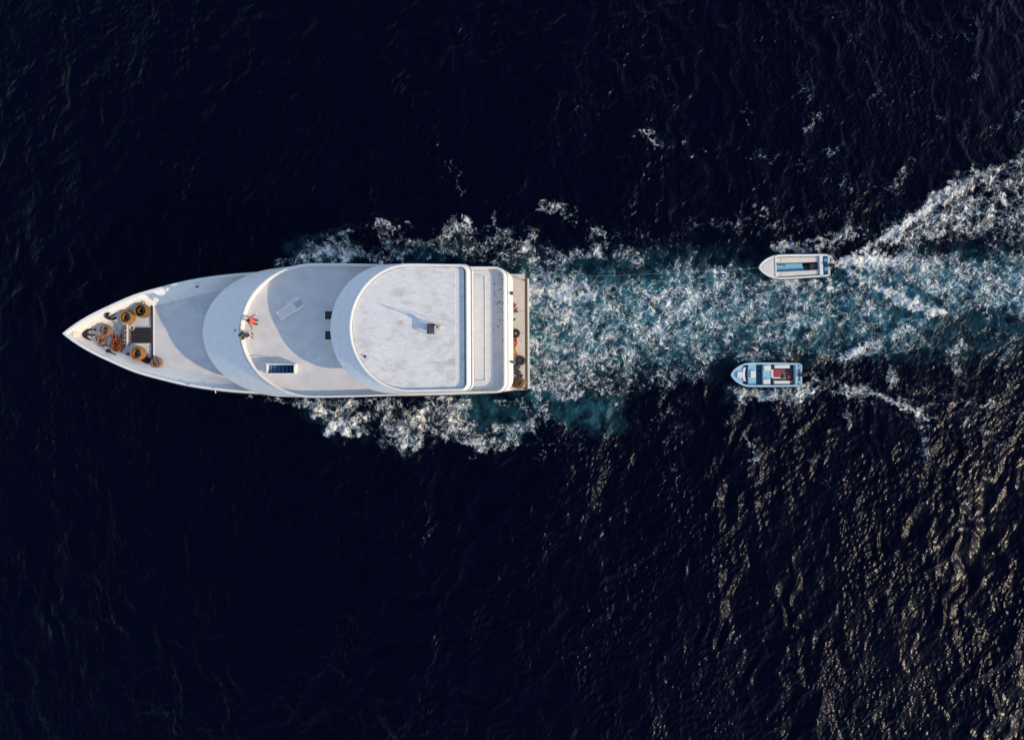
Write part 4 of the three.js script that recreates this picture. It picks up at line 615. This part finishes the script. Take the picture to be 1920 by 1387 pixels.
{ // white tender, bow towards the yacht
  const y = 0.72, k = (56 - y) / FOCAL, o = at(1490, 499.2, y); o.y = 0.0;
  const g = thing('tender_boat', 'white open tender with cream benches and a blue well', 'boat', o, 0.036, tenderGroup), P = (u) => (u - 1490) * k;
  const cream = new THREE.MeshStandardMaterial({ color: lin(0.74, 0.68, 0.62), roughness: 0.6, map: gelTex }), blue = std(0.01, 0.03, 0.045, 0.6), deep = std(0.02, 0.12, 0.2, 0.5);
  const { w } = boatShell(g, [[P(1422), 0], [P(1424), 4 * k], [P(1429), 9.8 * k], [P(1436), 14.8 * k], [P(1445), 19.2 * k], [P(1456), 22.3 * k], [P(1475), 23 * k], [P(1515), 22 * k], [P(1552), 20.6 * k], [P(1557), 19.2 * k]], y, 0.2, 0.13, M.gel, blue, M.gel);
  const fd = []; for (let i = 0; i <= 14; i++) { const x = lerp(P(1424.5), P(1453), i / 14); fd.push([x, Math.max(0.005, w(x) - 0.01)]); }
  const deck = part('foredeck', slab(mirrorOut(fd), 0.5, 0.74, 0.012), cream, g);
  part('deck_moulding', slab(mirrorOut(fd.map(([x, z]) => [lerp(P(1440), x, 0.72), z * 0.72])), 0.74, 0.765, 0.01), cream, deck);
  part('deck_coaming', box(0.1, 0.2, 2 * w(P(1454)), P(1454.5), 0.70, 0, 0.03), M.gel, g);
  for (const s of [-1, 1]) { const p = []; for (let i = 0; i <= 8; i++) { const x = lerp(P(1457.5), P(1536), i / 8); p.push([x, s * (w(x) - 0.075)]); } const q = part('side_bench', slab([...p, [P(1536.5), s * 0.32], [P(1460), s * 0.36], [P(1457), s * 0.44]], 0.2, 0.56, 0.03), cream, g); part('bench_cushion', slab([[P(1466), s * 0.42], [P(1532), s * 0.38], [P(1532), s * 0.62], [P(1466), s * 0.72]], 0.56, 0.585, 0.01), cream, q); }
  part('well_mat', slab([[P(1457.5), -0.30], [P(1512), -0.27], [P(1512), 0.2], [P(1457.5), 0.26]], 0.21, 0.235, 0.008), std(0.16, 0.45, 0.62, 0.5), g);
  part('fuel_tank', box(0.62, 0.28, 0.46, P(1528), 0.35, 0.02, 0.06), M.black, g);
  part('boat_hook', [bar(V(P(1462), 0.27, -0.22), V(P(1477), 0.27, -0.2), 0.02), bar(V(P(1477), 0.27, -0.2), V(P(1477), 0.27, -0.1), 0.02)], M.black, g);
  part('aft_thwart', box(0.26, 0.5, 2 * w(P(1541)), P(1541), 0.45, 0, 0.03), M.gel, g);
  const sw = part('splash_well', box(0.42, 0.36, 2 * w(P(1551)) - 0.05, P(1550), 0.36, 0, 0.04), std(0.03, 0.12, 0.17, 0.4), g);
  for (const z of [-0.42, 0.28]) part('jerry_can', box(0.3, 0.2, 0.3, P(1550), 0.62, z, 0.06), std(0.08, 0.32, 0.46, 0.35), sw);
  outboard(g, P(1557), 0.02, M.black, -0.3, 0.12);
  for (const [u, s] of [[1456, -1], [1456, 1], [1541, 1]]) part('cleat', box(0.16, 0.05, 0.05, P(u), y + 0.02, s * (w(P(u)) + 0.06), 0.015), M.steel, g);
  part('bow_eye', new THREE.TorusGeometry(0.06, 0.015, 6, 14).translate(P(1425), y + 0.16, 0), M.steel, g);
}
{ // blue boat
  const y = 0.7, k = (56 - y) / FOCAL, o = at(1437, 702.5, y); o.y = 0.0;
  const g = thing('tender_boat', 'light blue open boat with white boxes and dark red cushion', 'boat', o, 0, tenderGroup), P = (u) => (u - 1437) * k, Q = (v) => (v - 702.5) * k;
  const pale = new THREE.MeshStandardMaterial({ color: lin(0.28, 0.52, 0.68), roughness: 0.55, map: gelTex }), rail = new THREE.MeshStandardMaterial({ color: lin(0.45, 0.66, 0.76), roughness: 0.5, map: gelTex }), navy = std(0.012, 0.065, 0.12, 0.6), white = new THREE.MeshStandardMaterial({ color: lin(0.78, 0.75, 0.72), roughness: 0.55, map: gelTex });
  const { w } = boatShell(g, [[P(1370), 0], [P(1372), 4 * k], [P(1377), 10 * k], [P(1385), 15.8 * k], [P(1394), 20 * k], [P(1404), 22.2 * k], [P(1430), 22.6 * k], [P(1480), 22 * k], [P(1500), 21 * k], [P(1504.5), 18.5 * k]], y, 0.14, 0.11, M.hullDark, navy, rail);
  const deckOf = (u0, u1, y0, y1, name, m, inset = 0.02) => { const a = []; for (let i = 0; i <= 10; i++) { const x = lerp(P(u0), P(u1), i / 10); a.push([x, Math.max(0.005, w(x) - inset)]); } return part(name, slab([...a, ...a.slice().reverse().map(([x, z]) => [x, -z])], y0, y1, 0.012), m, g); };
  deckOf(1372.5, 1394, 0.3, 0.6, 'foredeck', pale);
  const bx = (u0, u1, v0, v1, y0, h, name, m, label) => part(name, box(P(u1) - P(u0), h, Q(v1) - Q(v0), (P(u0) + P(u1)) / 2, y0 + h / 2, (Q(v0) + Q(v1)) / 2, 0.025), m, g, label);
  bx(1383, 1392, 697, 708, 0.6, 0.14, 'bow_box', white);
  { const pts = []; for (let i = 0; i <= 8; i++) { const t = i / 8 * 2 - 1; pts.push([P(1399.5 - 2.0 * (1 - t * t)), Q(701.5) + t * 13 * k]); } part('windbreak', slab([...pts, ...pts.slice().reverse().map(([x, z]) => [x - 0.2, z])], 0.3, 0.66, 0.03), white, g); }
  deckOf(1405.5, 1420, 0.2, 0.46, 'forward_thwart', pale); bx(1409, 1418, 695, 708, 0.46, 0.13, 'seat_cushion', white);
  deckOf(1433, 1447, 0.2, 0.46, 'middle_thwart', pale); bx(1434, 1447, 685, 694, 0.46, 0.13, 'seat_cushion', white); bx(1433, 1446, 711, 720, 0.46, 0.13, 'seat_cushion', white);
  bx(1448, 1453.5, 683.5, 690, 0.15, 0.3, 'locker', M.black); bx(1454.5, 1483, 684, 690.5, 0.15, 0.38, 'side_bench', white); bx(1454, 1483, 713.5, 720, 0.15, 0.38, 'side_bench', white);
  bx(1448, 1453.5, 692, 708, 0.15, 0.3, 'step', std(0.62, 0.6, 0.6, 0.6)); 
  bx(1453.5, 1468, 692, 706, 0.15, 0.33, 'red_cushion', std(0.30, 0.035, 0.05, 0.8), 'dark red cushion'); bx(1469, 1476, 692, 706, 0.15, 0.27, 'folded_cover', std(0.16, 0.09, 0.1, 0.85)); bx(1477, 1487.5, 693, 711, 0.15, 0.22, 'engine_box', std(0.10, 0.012, 0.025, 0.7), 'maroon engine box'); bx(1479, 1485, 704, 710, 0.37, 0.08, 'engine_cap', std(0.26, 0.03, 0.06, 0.6));
  bx(1452, 1476, 706.8, 709.8, 0.15, 0.26, 'oar_shelf', white); bx(1484, 1489.5, 713.5, 719, 0.15, 0.3, 'bucket', std(0.5, 0.14, 0.07, 0.6), 'orange bucket');
  bx(1493, 1497, 683, 722, 0.15, 0.5, 'transom_bulkhead', rail);
  for (const [v0, v1] of [[683.5, 692], [713.5, 721.5]]) bx(1497.5, 1503, v0, v1, 0.3, 0.38, 'quarter_deck', pale);
  bx(1497.5, 1500.5, 693, 713, 0.2, 0.2, 'splash_well', M.black);
  for (const v of [696, 708]) bx(1497.2, 1500, v - 2.5, v + 3.5, 0.42, 0.14, 'fuel_can', white);
  outboard(g, P(1504), 0.0, M.black, 0.12, 0.1);
  for (const [u, v] of [[1499, 685], [1499, 720]]) part('cleat', box(0.14, 0.05, 0.06, P(u), 0.71, Q(v), 0.015), M.black, g);
}
{ // tow line
  const a = at(989, 521, 2.6), b = at(1424, 502, 0.86), g = thing('tow_line', 'thin tow line stretched from the yacht stern to the white tender', 'rope', V(a.x, 0, a.z)), p = [];
  for (let i = 0; i <= 12; i++) { const t = i / 12; p.push(a.clone().lerp(b, t).add(V(0, -1.1 * Math.sin(t * Math.PI) * (1 - 0.5 * t), 0)).sub(g.position)); }
  part('line', tube(p, 0.007, 80, 5), M.grey, g);
}
void mergeVertices;
renderer.render(scene, camera);
